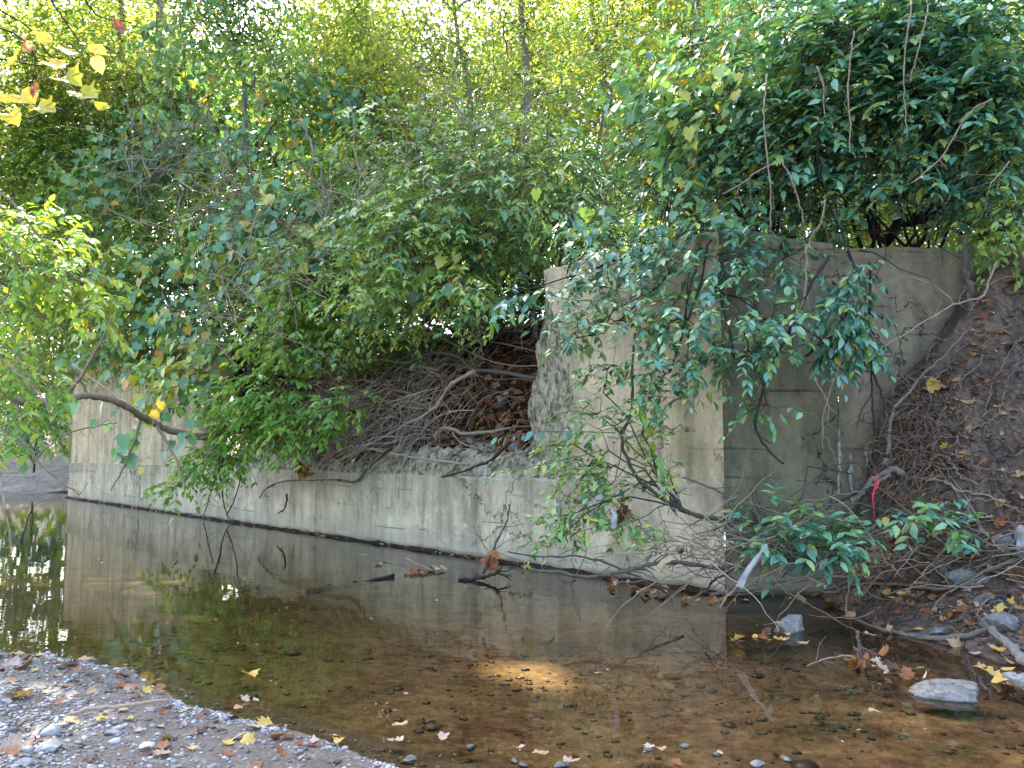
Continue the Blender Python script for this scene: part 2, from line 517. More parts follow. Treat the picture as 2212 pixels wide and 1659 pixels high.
# left tall panel
ZL = PW(250, 782)[1]
nu, nv = 90, 90
z = np.broadcast_to((ZJ - .01 + np.linspace(0, 1, nv) * (ZL - ZJ))[None], (nu, nv))
u = np.linspace(0, 1, nu)[:, None]
edge = TSEAM + .35 * fbm(z * 1.4, z * 0, 55) - .15
t = edge * (1 - u) + (LEN) * u
V = loc(t, .01 * fbm(t, z, 57), z + (np.linspace(0, 1, nv)[None] ** 6) * .12 * fbm(u * 9, u * 0, 58))
V = np.concatenate([V, loc(t[:, -1:], .5, z[:, -1:])], 1)
V = np.concatenate([loc(t[:1], .5, V[:1, :, 2][:, :nv].repeat(1, 0)[:, :])[:, :nv] if False else np.concatenate([loc(t[:1], .5, z[:1]), loc(t[:1, -1:], .5, z[:1, -1:])], 1), V], 0)
link("left_panel", grid_mesh("left_panel", V), M_WALL, wing)
# end face of the wall at its far end and loose cap blocks
eb = MB()
zs = [-.5, ZL]
eb.add(loc(np.array([LEN, LEN, LEN, LEN]), np.array([-.025, .5, .5, -.025]), np.array([-.5, -.5, ZL, ZL])), [[[0, 1, 2, 3]]])
link("end_face", mesh_np("end_face", np.concatenate(eb.v), [np.concatenate(x) for x in eb.f.values()]), M_WALL, wing)
for (xa, xb, ya, yb) in ((188, 232, 768, 754), (214, 268, 758, 742)):
    ta, za = PW(xb, ya); tb2, _ = PW(xa, ya); zb = PW(xa, yb)[1]
    cb = MB()
    X = np.linspace(ta, tb2, 6); rs = np.random.RandomState(int(xa))
    bx = np.array([[x, y, zc] for x in (ta, tb2) for y in (.06, -.42) for zc in (ZL + .01, ZL + .01 + (zb - za))])
    bx += rs.normal(0, .02, bx.shape)
    cb.add(bx, [[[0, 1, 3, 2], [4, 6, 7, 5], [0, 4, 5, 1], [2, 3, 7, 6], [1, 5, 7, 3], [0, 2, 6, 4]]])
    link("cap_block", mesh_np("cap_block", np.concatenate(cb.v), [np.concatenate(x) for x in cb.f.values()]), M_ABUT2, wing)

# abutment: face right of the corner, coloured dark as if shaded, then a paler face beyond a cracked joint
ab = empty("abutment_wall", tuple(CW), "tall concrete wall coloured dark for shade, facing the stream at right, with white lime runs and a paler far part", "wall")
ab.rotation_euler = ab_rot
ZA = PA(2000, 531)[1]
def locA(t, off, z):
    t, off, z = np.broadcast_arrays(np.asarray(t, float), off, z)
    return np.stack([t, off, z], -1)
nu, nv = 40, 110
u, v = np.meshgrid(np.linspace(0, 1, nu), np.linspace(0, 1, nv), indexing='ij')
z = -.5 + v * (TOPR + (ZA + .03 - TOPR) * smooth(.1, 1, u) ** .8 + .05 * fbm(u * 4, u * 0, 69) * u + .5); t = u * LA1
V = locA(t, .012 * fbm(t * 2, z * 2, 61), z)
V = np.concatenate([V, locA(t[:, -1:], .6, z[:, -1:])], 1)
link("shaded_face", grid_mesh("shaded_face", V), M_ABUT, ab)
nu, nv = 90, 110
u, v = np.meshgrid(np.linspace(0, 1, nu), np.linspace(0, 1, nv), indexing='ij')
zt = ZA + .05 * fbm(u * 12, u * 0, 63)
z = -.5 + v * (zt + .5); t = LA1 + u * 5.5
step = .045 * smooth(0, .012, u)
crumb = .10 * smooth(.86, .97, v) * (fbm(u * 14, v * 10, 67, 4) + .3)
V = locA(t, step + .014 * fbm(t * 1.6, z * 1.6, 65) + crumb, z)
V = np.concatenate([V, locA(t[:, -1:], .6, z[:, -1:])], 1)
link("pale_face", grid_mesh("pale_face", V), M_ABUT2, ab)
# lime runs standing on the face
M_LIME = ground_mat("lime_crust", [(.3, (.16, .148, .11)), (.5, (.30, .285, .24)), (.72, (.44, .42, .38))], 18.0, .9, .8, 60.0, .1, .01)
def lime(xy, w, seed):
    rs = np.random.RandomState(seed); mb = MB()
    pts = catmull([locA(*[PA(x, y)[0], -.004, PA(x, y)[1]]) for x, y in xy], 8)
    m = len(pts); wv = w * (0.35 + np.abs(fbm(np.arange(m) * .7, np.zeros(m), seed))) * np.sin(np.linspace(.25, 2.9, m)) 
    V = np.stack([pts + np.array([1, 0, 0]) * (wv[:, None] * s) + np.array([0, 1, 0]) * (0.02 if abs(s) > .9 else 0) + rs.normal(0, .0025, pts.shape) + np.array([1, 0, 0]) * (.012 * fbm(np.arange(m) * 1.3, np.zeros(m) + s * 3, seed))[:, None] for s in (-1, -.5, 0, .5, 1)], 1)
    link("lime_run", grid_mesh("lime_run", V), M_LIME, ab)
lime([(1812, 920), (1813, 960), (1815, 1000), (1812, 1040), (1814, 1075)], .035, 3)
lime([(1838, 980), (1840, 1005), (1838, 1030), (1842, 1070), (1836, 1110)], .03, 5)
lime([(1868, 960), (1874, 985), (1872, 1010)], .03, 8)
lime([(1722, 1038), (1748, 1037), (1775, 1041), (1805, 1036)], .012, 9)

# ------------------------------------------------------------------ ground
# gravel bar waterline (x -> y)
GX = np.array([-14, -8, -3.66, -2.89, -2.4, -2.19, -1.77, -1.33, -.91, -.62, -.24, .5, 1.5, 3.0, 8.0])
GY = np.array([7.6, 6.6, 5.62, 5.43, 5.1, 4.85, 4.45, 4.24, 3.95, 3.72, 3.46, 3.25, 3.13, 3.05, 3.0])
def y_water(x):
    return np.interp(x, GX, GY) + .09 * fbm(np.asarray(x) * 2.2, np.asarray(x) * 0, 71, 5)
def z_gravel(x, y):
    s = y_water(x) - y
    h = .006 + .055 * np.maximum(s, 0) ** 1.05 + .16 * np.minimum(s, 0) * (1 - .75 * smooth(.3, 1.2, x))
    return np.minimum(h, .34) + .010 * fbm(x * 4, y * 4, 73) - .025 * smooth(-.1, .9, x)
def z_bed(x, y):
    s = np.maximum(y - y_water(x), 0)
    return -.03 - .07 * s ** .8 * (1 - .45 * smooth(0, 3, x)) + .018 * fbm(x * 2.3, y * 2.3, 75) 

M_GRAVEL = ground_mat("silty_gravel", [(.28, (.045, .035, .029)), (.47, (.085, .068, .056)), (.62, (.14, .118, .10)), (.78, (.28, .26, .25))], 7.0, .7, .9, 75.0, .4, .02)
def bed_material():
    m, N, Lk, out = new_mat("creek_bed")
    geo = N("ShaderNodeNewGeometry")
    a = N("ShaderNodeTexNoise", Scale=1.3, Detail=4.0, Roughness=.6); b = N("ShaderNodeTexNoise", Scale=11.0, Detail=8.0, Roughness=.7)
    c = N("ShaderNodeTexVoronoi", Scale=34.0)
    for n in (a, b, c): Lk(geo.outputs["Position"], n.inputs["Vector"])
    sep = N("ShaderNodeSeparateXYZ"); Lk(geo.outputs["Position"], sep.inputs[0])
    r = ramp(N, [(.36, (.048, .031, .021)), (.46, (.130, .089, .060)), (.55, (.215, .155, .108)), (.66, (.34, .25, .17))])
    m0 = N("ShaderNodeMix", data_type='FLOAT'); m0.inputs[0].default_value = .16; Lk(b.outputs[0], m0.inputs[2]); Lk(c.outputs["Color"], m0.inputs[3])
    a2 = N("ShaderNodeTexNoise", Scale=2.6, Detail=5.0, Roughness=.6); Lk(geo.outputs["Position"], a2.inputs["Vector"])
    mx = N("ShaderNodeMix", data_type='FLOAT'); mx.inputs[0].default_value = .42; Lk(m0.outputs[0], mx.inputs[2]); Lk(a2.outputs[0], mx.inputs[3])
    Lk(mx.outputs[0], r.inputs[0])
    # olive silt and algae on the left, reflected foliage green put into the colour; brown sand on the right
    g = ramp(N, [(.36, (.034, .032, .014)), (.48, (.095, .090, .040)), (.64, (.18, .16, .075))]); Lk(mx.outputs[0], g.inputs[0])
    ms = N("ShaderNodeMapRange"); ms.inputs[1].default_value = .3; ms.inputs[2].default_value = -2.2; Lk(sep.outputs[0], ms.inputs[0])
    mm = N("ShaderNodeMath", operation='MULTIPLY_ADD'); mm.inputs[1].default_value = 1.4; mm.inputs[2].default_value = -.7; Lk(a.outputs[0], mm.inputs[0])
    ad = N("ShaderNodeMath", operation='ADD', use_clamp=True); Lk(ms.outputs[0], ad.inputs[0]); Lk(mm.outputs[0], ad.inputs[1])
    cm = N("ShaderNodeMix", data_type='RGBA'); Lk(ad.outputs[0], cm.inputs[0]); Lk(r.outputs[0], cm.inputs[6]); Lk(g.outputs[0], cm.inputs[7])
    p = N("ShaderNodeBsdfPrincipled", Roughness=.95); p.inputs["Specular IOR Level"].default_value = .1
    Lk(cm.outputs[2], p.inputs["Base Color"])
    bp = N("ShaderNodeBump", Strength=.7, Distance=.02); Lk(mx.outputs[0], bp.inputs["Height"]); Lk(bp.outputs[0], p.inputs["Normal"])
    Lk(p.outputs[0], out.inputs[0])
    return m
M_BED = bed_material()

xs = np.concatenate([np.linspace(-14, -5, 60), np.linspace(-4.95, 5, 280), np.linspace(5.1, 9, 30)])
vv = np.linspace(0, 1, 150)
X = xs[:, None] + 0 * vv[None]
Yg = -4 + (y_water(X) + .40 + 4) * vv[None] ** .6
tag(link("gravel_bar", grid_mesh("gravel_bar", np.stack([X, Yg, z_gravel(X, Yg)], -1)), M_GRAVEL), kind="structure", label="grey gravel and silt bar in the near left corner")
xs2 = np.concatenate([np.linspace(-60, -14, 60), xs[1:]])
vv = np.linspace(0, 1, 220)
X = xs2[:, None] + 0 * vv[None]
Yb = (y_water(X) - .05) + (60 - y_water(X)) * (vv[None] ** 2.2)
tag(link("creek_bed", grid_mesh("creek_bed", np.stack([X, Yb, np.maximum(z_bed(X, Yb), -.45)], -1)), M_BED), kind="structure", label="brown silty creek bed under shallow water")
gs = MB(); gs.add(np.array([[-400, -200, -.7], [400, -200, -.7], [400, 600, -.7], [-400, 600, -.7]]), [[[0, 1, 2, 3]]])
tag(gs.build("ground", M_SOIL), kind="structure", label="earth reaching out beyond the trees")

# bank behind the wing wall and plateau behind the abutment, in wall coordinates
def z_bank(t, d):
    t, d = np.broadcast_arrays(np.asarray(t, float), np.asarray(d, float))
    tf = float(t_front(2.0))
    mid = smooth(tf - .3, tf + .5, t) * (1 - smooth(TSEAM - 1.5, TSEAM + .3, t))
    lo = ZJ + .18
    hi = np.where(t < TSEAM * .6, TOPR - .35, ZL - .3)
    hi = TOPR - .35 + (ZL - TOPR + .1) * smooth(TSEAM * .5, TSEAM, t)
    ramp_ = lo + (hi + .25 - lo) * smooth(.2, 2.7, d)
    zz = hi * (1 - mid) + ramp_ * mid + 1.5 * smooth(3, 10, d) * smooth(0, 4, t)
    return zz + .12 * fbm(t * .8, d * .8, 81, 4) + .05 * fbm(t * 4, d * 4, 83, 3)
t1 = np.concatenate([np.linspace(-14, 0, 60), np.linspace(.1, 22, 330), np.linspace(22.4, 26, 10)])
d1 = np.concatenate([np.linspace(.45, 4, 90), np.linspace(4.1, 40, 40)])
T, D = np.meshgrid(t1, d1, indexing='ij')
# right of the corner the bank keeps behind the abutment line
off = np.where(T < 0, .9 - T * .72, 0)
V = W(T, D + off, z_bank(T, D))
tag(link("bank", grid_mesh("bank", V, flip=True), M_SOIL), kind="structure", label="steep dark soil bank behind the broken wall")
def bank_pt(t, d): return W(t, d, z_bank(t, d))

# far shore left of the wall
xs = np.linspace(-62, -10, 120); ys = np.linspace(0, 1, 60)
X, vq = np.meshgrid(xs, ys, indexing='ij')
y0 = 30 + .35 * np.maximum(-X - 18, 0) * .2 + 1.2 * fbm(X * .2, X * 0, 91)
Yf = y0 + vq * 30
Zf = .9 * smooth(0, 5, Yf - y0) + 3.2 * smooth(6, 16, Yf - y0) - .05 + .15 * fbm(X * .5, Yf * .5, 93)
tag(link("far_shore", grid_mesh("far_shore", np.stack([X, Yf, Zf], -1), flip=True), ground_mat("shore_silt", [(.3, (.10, .085, .075)), (.5, (.20, .175, .16)), (.7, (.30, .27, .25))], 1.2, .9, .5, 8.0)), kind="structure", label="pale silt shore at the far left beyond the wall end")

# mud bank on the right
WY = np.array([1.0, 3.0, 4.0, 4.55, 5.14, 5.43, 5.82, 5.96, 6.33, 6.8, 7.23, 7.6, 8.2])
WX = np.array([4.2, 3.6, 3.3, 3.22, 3.21, 3.12, 3.2, 3.02, 2.88, 2.83, 2.83, 3.0, 3.05])
HX = np.array([3.0, 3.15, 3.53, 3.72, 4.27, 4.6, 5.0, 6.0, 9.0]); HZ = np.array([0, .15, 1.15, 1.7, 2.3, 2.75, 3.05, 3.3, 3.5])
HYy = np.array([5.6, 6.1, 6.5, 7.0, 7.35, 7.7, 8.5]); HYh = np.array([0, .05, .14, .36, .66, 1.0, 1.05])
def z_mud(x, y):
    x, y = np.broadcast_arrays(np.asarray(x, float), np.asarray(y, float))
    s = x - np.interp(y, WY, WX) - .06 * fbm(y * 3, y * 0, 97)
    z = np.where(s > 0, .17 * np.minimum(s, 2.5), .35 * s)
    h = np.interp(x, HX, HZ) * np.interp(y + .16 * fbm(x * 1.4, y * 0, 99), HYy, HYh)
    return z + h + ((.05 + .10 * smooth(.3, 1.2, z + h)) * fbm(x * 2.6, y * 2.6 + (z + h) * 1.5, 95, 5) + .028 * fbm(x * 11, y * 11, 96, 3)) * smooth(-.1, .4, s) - .02
xs = np.concatenate([np.linspace(2.3, 5.6, 200), np.linspace(5.7, 10, 20)]); ys = np.linspace(1.0, 7.85, 260)
X, Y = np.meshgrid(xs, ys, indexing='ij')
tag(link("mud_bank", grid_mesh("mud_bank", np.stack([X, Y, z_mud(X, Y)], -1)), M_MUD), kind="structure", label="dark wet mud bank heaped against the wall at right")

def on_mud(dx, dy):                     # first hit of the picture ray with the mud bank
    y = np.arange(3.0, 7.8, .01); q = ORI + ray(dx, dy) * y[:, None]
    hit = np.where(q[:, 2] <= z_mud(q[:, 0], q[:, 1]))[0]
    return q[hit[0]] if len(hit) else P(dx, dy, 7.6)

# water
def water_material():
    m, N, Lk, out = new_mat("still_water")
    geo = N("ShaderNodeNewGeometry")
    mp = N("ShaderNodeMapping"); mp.inputs["Scale"].default_value = (1, 1.8, 1); Lk(geo.outputs["Position"], mp.inputs[0])
    n1 = N("ShaderNodeTexNoise", Scale=1.6, Detail=3.0, Roughness=.55); Lk(mp.outputs[0], n1.inputs["Vector"])
    b = N("ShaderNodeBump", Strength=.08, Distance=.02); Lk(n1.outputs[0], b.inputs["Height"])
    gl = N("ShaderNodeBsdfGlossy", Roughness=.015); Lk(b.outputs[0], gl.inputs["Normal"])
    gl.inputs["Color"].default_value = (.97, .95, .92, 1)
    tr = N("ShaderNodeBsdfTransparent"); tr.inputs["Color"].default_value = (.80, .72, .56, 1)
    fr = N("ShaderNodeFresnel", IOR=1.36); Lk(b.outputs[0], fr.inputs["Normal"])
    mx = N("ShaderNodeMixShader"); Lk(fr.outputs[0], mx.inputs[0]); Lk(tr.outputs[0], mx.inputs[1]); Lk(gl.outputs[0], mx.inputs[2])
    Lk(mx.outputs[0], out.inputs[0])
    return m
M_WATER = water_material()
wm = MB(); wm.add(np.array([[-70, 2.2, 0], [9, 2.2, 0], [9, 12, 0], [-70, 60, 0]]), [[[0, 1, 2, 3]]])
tag(wm.build("stream", M_WATER), kind="structure", label="still shallow creek water reflecting the concrete wall")
# ================================================================== PLANTS
M_LEAF_DARK = leaf_mat("leaf_dark", [(0, (.028, .100, .076)), (.45, (.078, .225, .150)), (.8, (.165, .335, .150)), (.93, (.26, .34, .07)), (1, (.48, .30, .05))], .20, .34, 1.0)
M_LEAF_MID = leaf_mat("leaf_mid", [(0, (.045, .12, .060)), (.38, (.135, .280, .095)), (.68, (.27, .40, .080)), (.92, (.38, .40, .06)), (1, (.52, .30, .06))], .34, .38, .9)
M_LEAF_LIGHT = leaf_mat("leaf_light", [(0, (.085, .19, .045)), (.5, (.17, .33, .060)), (.85, (.29, .41, .06)), (1, (.50, .42, .06))], .42, .42, .5)
M_LEAF_GRAPE = leaf_mat("leaf_grape", [(0, (.062, .165, .100)), (.5, (.125, .27, .125)), (.78, (.23, .37, .085)), (.92, (.46, .42, .06)), (1, (.52, .27, .06))], .34, .42, .8)
M_LEAF_FAR = leaf_mat("leaf_far", [(0, (.10, .17, .045)), (.5, (.20, .29, .060)), (.8, (.34, .38, .065)), (.95, (.50, .42, .07)), (1, (.46, .24, .08))], .48, .55, .35, (1.25, 1.25, .8))
M_LEAF_YELLOW = leaf_mat("leaf_yellow", [(0, (.26, .30, .035)), (.35, (.52, .42, .035)), (.7, (.62, .44, .06)), (.85, (.55, .44, .20)), (.93, (.28, .09, .03)), (1, (.10, .035, .022))], .40, .5, .35, (1.1, 1.0, .7))
M_STEM = bark_mat("stem_bark", [(.2, (.022, .017, .013)), (.5, (.060, .047, .036)), (.8, (.14, .115, .09))], 30.0)
M_STEM_GREY = bark_mat("stem_grey", [(.2, (.045, .033, .028)), (.5, (.13, .10, .085)), (.8, (.27, .22, .19))], 30.0)
M_STEM_DARK = bark_mat("stem_dark", [(.2, (.012, .009, .008)), (.5, (.030, .024, .020)), (.8, (.07, .057, .047))], 30.0)
M_TWIG_PALE = bark_mat("twig_pale", [(.2, (.085, .055, .036)), (.5, (.22, .155, .108)), (.8, (.40, .31, .235))], 40.0)
M_TRUNK = bark_mat("trunk_bark", [(.2, (.06, .05, .042)), (.5, (.15, .13, .11)), (.8, (.30, .27, .23))], 12.0)
M_BERRY = leaf_mat("berry_red", [(0, (.35, .01, .01)), (1, (.55, .03, .015))], .1, .25, .6)

LT_OVAL = (np.array([[0, 0, 0], [.32, .21, .035], [.32, -.21, .035], [.36, 0, -.01], [.68, .16, .01], [.68, -.16, .01], [.70, 0, -.035], [1, 0, -.11]]),
           [np.array([[0, 3, 1], [0, 2, 3], [6, 7, 4], [5, 7, 6]]), np.array([[3, 6, 4, 1], [2, 5, 6, 3]])])
LT_DIAM = (np.array([[0, 0, 0], [.42, .23, .05], [.42, -.23, .05], [1, 0, -.06]]), [np.array([[0, 3, 1], [0, 2, 3]])])
def _fan(outline, cz=-.04):
    o = np.array(outline, float)
    full = np.vstack([o, o[-2:0:-1] * [1, -1]]) if True else o
    zc = .05 * np.abs(full[:, 1]) * 2 - .10 * np.maximum(full[:, 0] - .6, 0)
    v = np.vstack([[[.38, 0, cz]], np.column_stack([full, zc])])
    n = len(full); k = np.arange(n)
    return v, [np.stack([np.zeros(n, int), 1 + (k + 1) % n, 1 + k], 1)]
LT_GRAPE = _fan([[.02, 0], [-.12, .16], [-.04, .36], [.14, .40], [.30, .54], [.40, .36], [.52, .34], [.66, .33], [.74, .18], [1, 0]])
LT_MAPLE = _fan([[.02, 0], [-.05, .22], [.10, .50], [.28, .36], [.46, .62], [.50, .30], [.66, .34], [.80, .16], [1, 0]])
LT_ELLIP = _fan([[0, 0], [.15, .15], [.4, .24], [.7, .18], [1, 0]])

# holes in the canopy that let sunbeams through: to the creek bed, the near boughs at the left and the yellow leaves
GAPS = [(G(1150, 1455, -.15), .40), (P(90, 560, 6.5), .55), (P(90, 200, 3.6), .55)]
def in_gap(p):
    hit = np.zeros(len(p), bool)
    for q, r in GAPS:
        w = p - q; k = w @ SUN_DIR
        hit |= (np.linalg.norm(w - k[:, None] * SUN_DIR, axis=1) < r) & (k > 1.2 + r * 1.5)
    return hit

def put_leaves(mb, tpl, pos, ldir, nrm, size, tint):
    """one leaf per row; ldir = base to tip, nrm = rough upper side"""
    v, faces = tpl
    keep = ~in_gap(pos)
    pos, ldir, nrm, size, tint = pos[keep], ldir[keep], nrm[keep], size[keep], tint[keep]
    ldir = unit(ldir); z = nrm - (nrm * ldir).sum(1, keepdims=True) * ldir
    z = unit(z); y = np.cross(z, ldir)
    V = pos[:, None] + size[:, None, None] * (v[None, :, 0:1] * ldir[:, None] + v[None, :, 1:2] * y[:, None] + v[None, :, 2:3] * z[:, None])
    n, k = len(pos), len(v)
    F = [(f[None] + (np.arange(n) * k)[:, None, None]).reshape(-1, f.shape[1]) for f in faces]
    mb.add(V.reshape(-1, 3), F, np.repeat(tint, k))

def tints(rs, n, mid=.45, sd=.22, old=.03, local=None):
    t = rs.normal(mid, sd, n)
    if local is not None: t = t + local
    t = np.clip(t, 0, .9)
    o = rs.rand(n) < old
    t[o] = rs.uniform(.9, 1, o.sum())
    return t

def blob_points(rs, blobs, n, shell=.55):
    """blobs: (centre, (a, b, c), weight). Returns points and outward directions."""
    w = np.array([b[2] for b in blobs], float); cnt = rs.multinomial(n, w / w.sum())
    pts, outs = [], []
    for (c, r, _), k in zip(blobs, cnt):
        u = unit(rs.normal(0, 1, (k, 3)))
        rad = rs.rand(k) ** shell
        rad = rad * (1 + .22 * fbm(u[:, 0] * 2 + c[0], u[:, 2] * 2 + c[2], int(k) % 97))
        pts.append(np.asarray(c) + u * rad[:, None] * np.asarray(r)); outs.append(u)
    return np.vstack(pts), np.vstack(outs)

def skeleton(base_pts, pts, alpha=.25):
    """every anchor joins the nearest part already grown; returns parent index into nodes"""
    nodes = np.vstack([base_pts, pts]); nb = len(base_pts)
    par = -np.ones(len(nodes), int); par[1:nb] = np.arange(nb - 1)
    path = np.zeros(len(nodes)); 
    for i in range(1, nb): path[i] = path[i - 1] + np.linalg.norm(nodes[i] - nodes[i - 1])
    return nodes, par, path, nb

def dblob(dx, dy, rx, ry, Y, rd=None, w=None):
    c = P(dx, dy, Y); s = DS * Y / FPX
    a, b = rx * s, ry * s
    return (c, (a, rd if rd else min(a, b) * .9, b), (w if w else rx * ry / Y ** .0))

import bmesh
def ico(sub):
    bm = bmesh.new(); bmesh.ops.create_icosphere(bm, subdivisions=sub, radius=1.0)
    v = np.array([x.co[:] for x in bm.verts]); f = np.array([[l.index for l in p.verts] for p in bm.faces]); bm.free()
    return v, f
ICO2 = ico(2)
DENS = 1.12

def plant(name, label, cat, bases, blobs, n, tpl, size, lmat, smat, seed, group=None, pairs=4, spray=.28, down=.45, bias=(0, -.25, 0), face=None,
          mid=.45, sd=.26, old=.04, tip_r=.0022, max_r=.05, shell=.55, parts=("stems", "foliage"), stem_tint=.5, bare=0.0, twist=.35, leafy=1.0, guides=True,
          berries=0, wedge=None, cut=None, loc_amp=.30, pow_=.42):
    rs = np.random.RandomState(seed)
    bases = [np.asarray(b, float) for b in bases]
    root = empty(name, tuple(bases[0]), label, cat, group)
    n = int(n * DENS)
    pts, outs = blob_points(rs, blobs, n, shell)
    if cut is not None:
        keep = cut(pts); pts, outs = pts[keep], outs[keep]
    # guide stems from the bases up into each blob
    g_nodes, g_par = [], []
    for bi, b in enumerate(bases):
        g_nodes.append(b); g_par.append(-1)
    if guides:
        for c, r, _ in blobs:
            c = np.asarray(c)
            bi = int(np.argmin([np.linalg.norm(c - b) for b in bases])); b = bases[bi]
            prev = bi; K = max(3, int(np.linalg.norm(c - b) / .5))
            bend = rs.normal(0, .10, 3) * np.linalg.norm(c - b); up = .18 * np.linalg.norm((c - b)[:2])
            for k in range(1, K + 1):
                f = k / K
                q = b + (c - b) * f + bend * sin(pi * f) + np.array([0, 0, up * sin(pi * f)]) + rs.normal(0, .03, 3)
                g_nodes.append(q); g_par.append(prev); prev = len(g_nodes) - 1
    ng = len(g_nodes)
    nodes = np.vstack([np.array(g_nodes), pts]); N_ = len(nodes)
    par = np.concatenate([np.array(g_par), -np.ones(len(pts), int)])
    path = np.zeros(N_)
    for i in range(ng):
        if par[i] >= 0: path[i] = path[par[i]] + np.linalg.norm(nodes[i] - nodes[par[i]])
    dist = np.min([np.linalg.norm(nodes[:ng][None] - pts[:, None], axis=2).min(1)], axis=0)
    order = np.argsort(dist) + ng
    known = np.zeros(N_, bool); known[:ng] = True
    kp = np.empty((N_, 3)); kp[:ng] = nodes[:ng]; ki = np.empty(N_, int); ki[:ng] = np.arange(ng); kpath = np.empty(N_); kpath[:ng] = path[:ng]; m = ng
    for i in order:
        dd = np.sqrt(((kp[:m] - nodes[i]) ** 2).sum(1))
        j = int(np.argmin(dd + .12 * kpath[:m]))
        par[i] = ki[j]; path[i] = kpath[j] + dd[j]
        kp[m] = nodes[i]; ki[m] = i; kpath[m] = path[i]; m += 1
    cnt = np.ones(N_)
    for i in list(order[::-1]): cnt[par[i]] += cnt[i]
    for i in range(ng - 1, -1, -1):
        if par[i] >= 0: cnt[par[i]] += cnt[i]
    rad = np.minimum(tip_r * cnt ** pow_, max_r)
    e = np.where(par >= 0)[0]
    mb = MB()
    A, B = nodes[par[e]], nodes[e]
    thick = rad[e] > tip_r * 4
    tt = np.clip(stem_tint + rs.normal(0, .12, len(e)), 0, 1)
    for sel, sides in ((thick, 6), (~thick, 3)):
        ee = np.where(sel)[0]
        if len(ee): mb.edges(A[ee], B[ee], np.minimum(rad[par[e[ee]]], rad[e[ee]] * 1.5), rad[e[ee]], .10, rs, sides, tt[ee])
    # sprays
    M = len(pts); off = ng
    d = unit(nodes[off:] - nodes[par[off:]])
    d = unit(d * .5 + outs * .55 + rs.normal(0, twist, (M, 3)) + np.array([0, 0, -down * .5]) + np.asarray(bias))
    L = spray * rs.uniform(.55, 1.25, M)
    if bare:
        leafed = rs.rand(M) > bare
    else:
        leafed = np.ones(M, bool)
    droop = down * L
    end = pts + d * L[:, None] + np.array([0, 0, -1.0]) * droop[:, None] * .6
    midp = pts + d * L[:, None] * .5 + np.array([0, 0, -1.0]) * droop[:, None] * .15
    mb.edges(pts, midp, tip_r * .9, tip_r * .7, .03, rs, 3, tt[:1].repeat(M))
    mb.edges(midp, end, tip_r * .7, tip_r * .4, .03, rs, 3, tt[:1].repeat(M))
    mb.build(parts[0], smat, root, origin=bases[0])
    lb = MB()
    side = unit(np.cross(d, [0, 0, 1.0]) + rs.normal(0, .15, (M, 3)))
    loc_t = loc_amp * fbm(pts[:, 0] * .9 + pts[:, 1] * .5, pts[:, 2] * .9, seed % 50)
    for k in range(pairs):
        f = (k + .6) / pairs
        for s in (-1, 1):
            use = leafed & (rs.rand(M) < .92 * leafy)
            ids = np.where(use)[0]; n_ = len(ids)
            if not n_: continue
            p = pts[ids] + d[ids] * (L[ids] * f)[:, None] + np.array([0, 0, -1.0]) * (droop[ids] * .6 * f * f)[:, None]
            if face is None:
                ld = side[ids] * s * .75 + d[ids] * .5 + np.array([0, 0, -down * .9]) + rs.normal(0, .20, (n_, 3)) + np.asarray(bias) * .6
                nm = np.array([0, -.12, 1.0]) + outs[ids] * .2 + rs.normal(0, .30, (n_, 3))
            else:
                ld = np.array([0, 0, -1.0]) * .8 + side[ids] * s * .45 + rs.normal(0, .35, (n_, 3)) + np.asarray(bias)
                nm = np.asarray(face) + outs[ids] * .3 + rs.normal(0, .33, (n_, 3))
                p = p + side[ids] * s * size * .5 + rs.normal(0, size * .3, (n_, 3))
            sz = size * rs.uniform(.5, 1.35, n_) * (1 - .3 * abs(f - .45))
            put_leaves(lb, tpl, p, ld, nm, sz, tints(rs, n_, mid, sd, old, loc_t[ids]))
    lb.build(parts[1], lmat, root, origin=bases[0])
    if berries:
        ids = rs.choice(M, berries)
        bmesh_ = mesh_np("berry", ICO2[0] * .008, [ICO2[1]], np.full(len(ICO2[0]), .5), True); bmesh_.materials.append(M_BERRY)
        for i in ids:
            o = bpy.data.objects.new("berry", bmesh_); COL.objects.link(o); o.parent = root
            o.location = tuple(pts[i] + d[i] * L[i] * rs.rand() - bases[0] + [0, -.01, -.012])
    return root

def wall_pt(dx, dy, off): 
    t, z = PW(dx, dy, off); return W(t, off, z)

SHRUB = "shrubs crowding the top of the concrete walls"
# --- right-hand thicket leaning over the abutment
plant("honeysuckle_shrub", "huge dark green shrub leaning left above the dark abutment wall", "shrub", [AB(2.2, 1.1, 3.2), AB(3.6, 1.6, 3.3), AB(.9, 1.2, 3.3)],
      [dblob(1780, 130, 330, 190, 8.9, 1.1), dblob(2100, 90, 260, 200, 8.3, 1.0), dblob(1640, 330, 230, 130, 8.5, .9), dblob(2000, 300, 260, 110, 8.0, .8), dblob(2120, 420, 160, 70, 8.0, .5, 9000),
       dblob(1700, -120, 450, 110, 8.9, 1.0, 12000), dblob(1480, 300, 170, 140, 9.0, .9), dblob(1780, 430, 150, 60, 8.2, .4, 7000), dblob(2050, 200, 220, 110, 7.6, .35, 30000), dblob(1900, 60, 260, 90, 7.8, .35, 22000), dblob(1750, 300, 150, 110, 7.8, .3, 14000)],
      2200, LT_OVAL, .150, M_LEAF_DARK, M_STEM_DARK, 11, SHRUB, 4, .34, .40, (-.42, -.30, -.05), max_r=.07, mid=.58, old=.03, bare=.06)
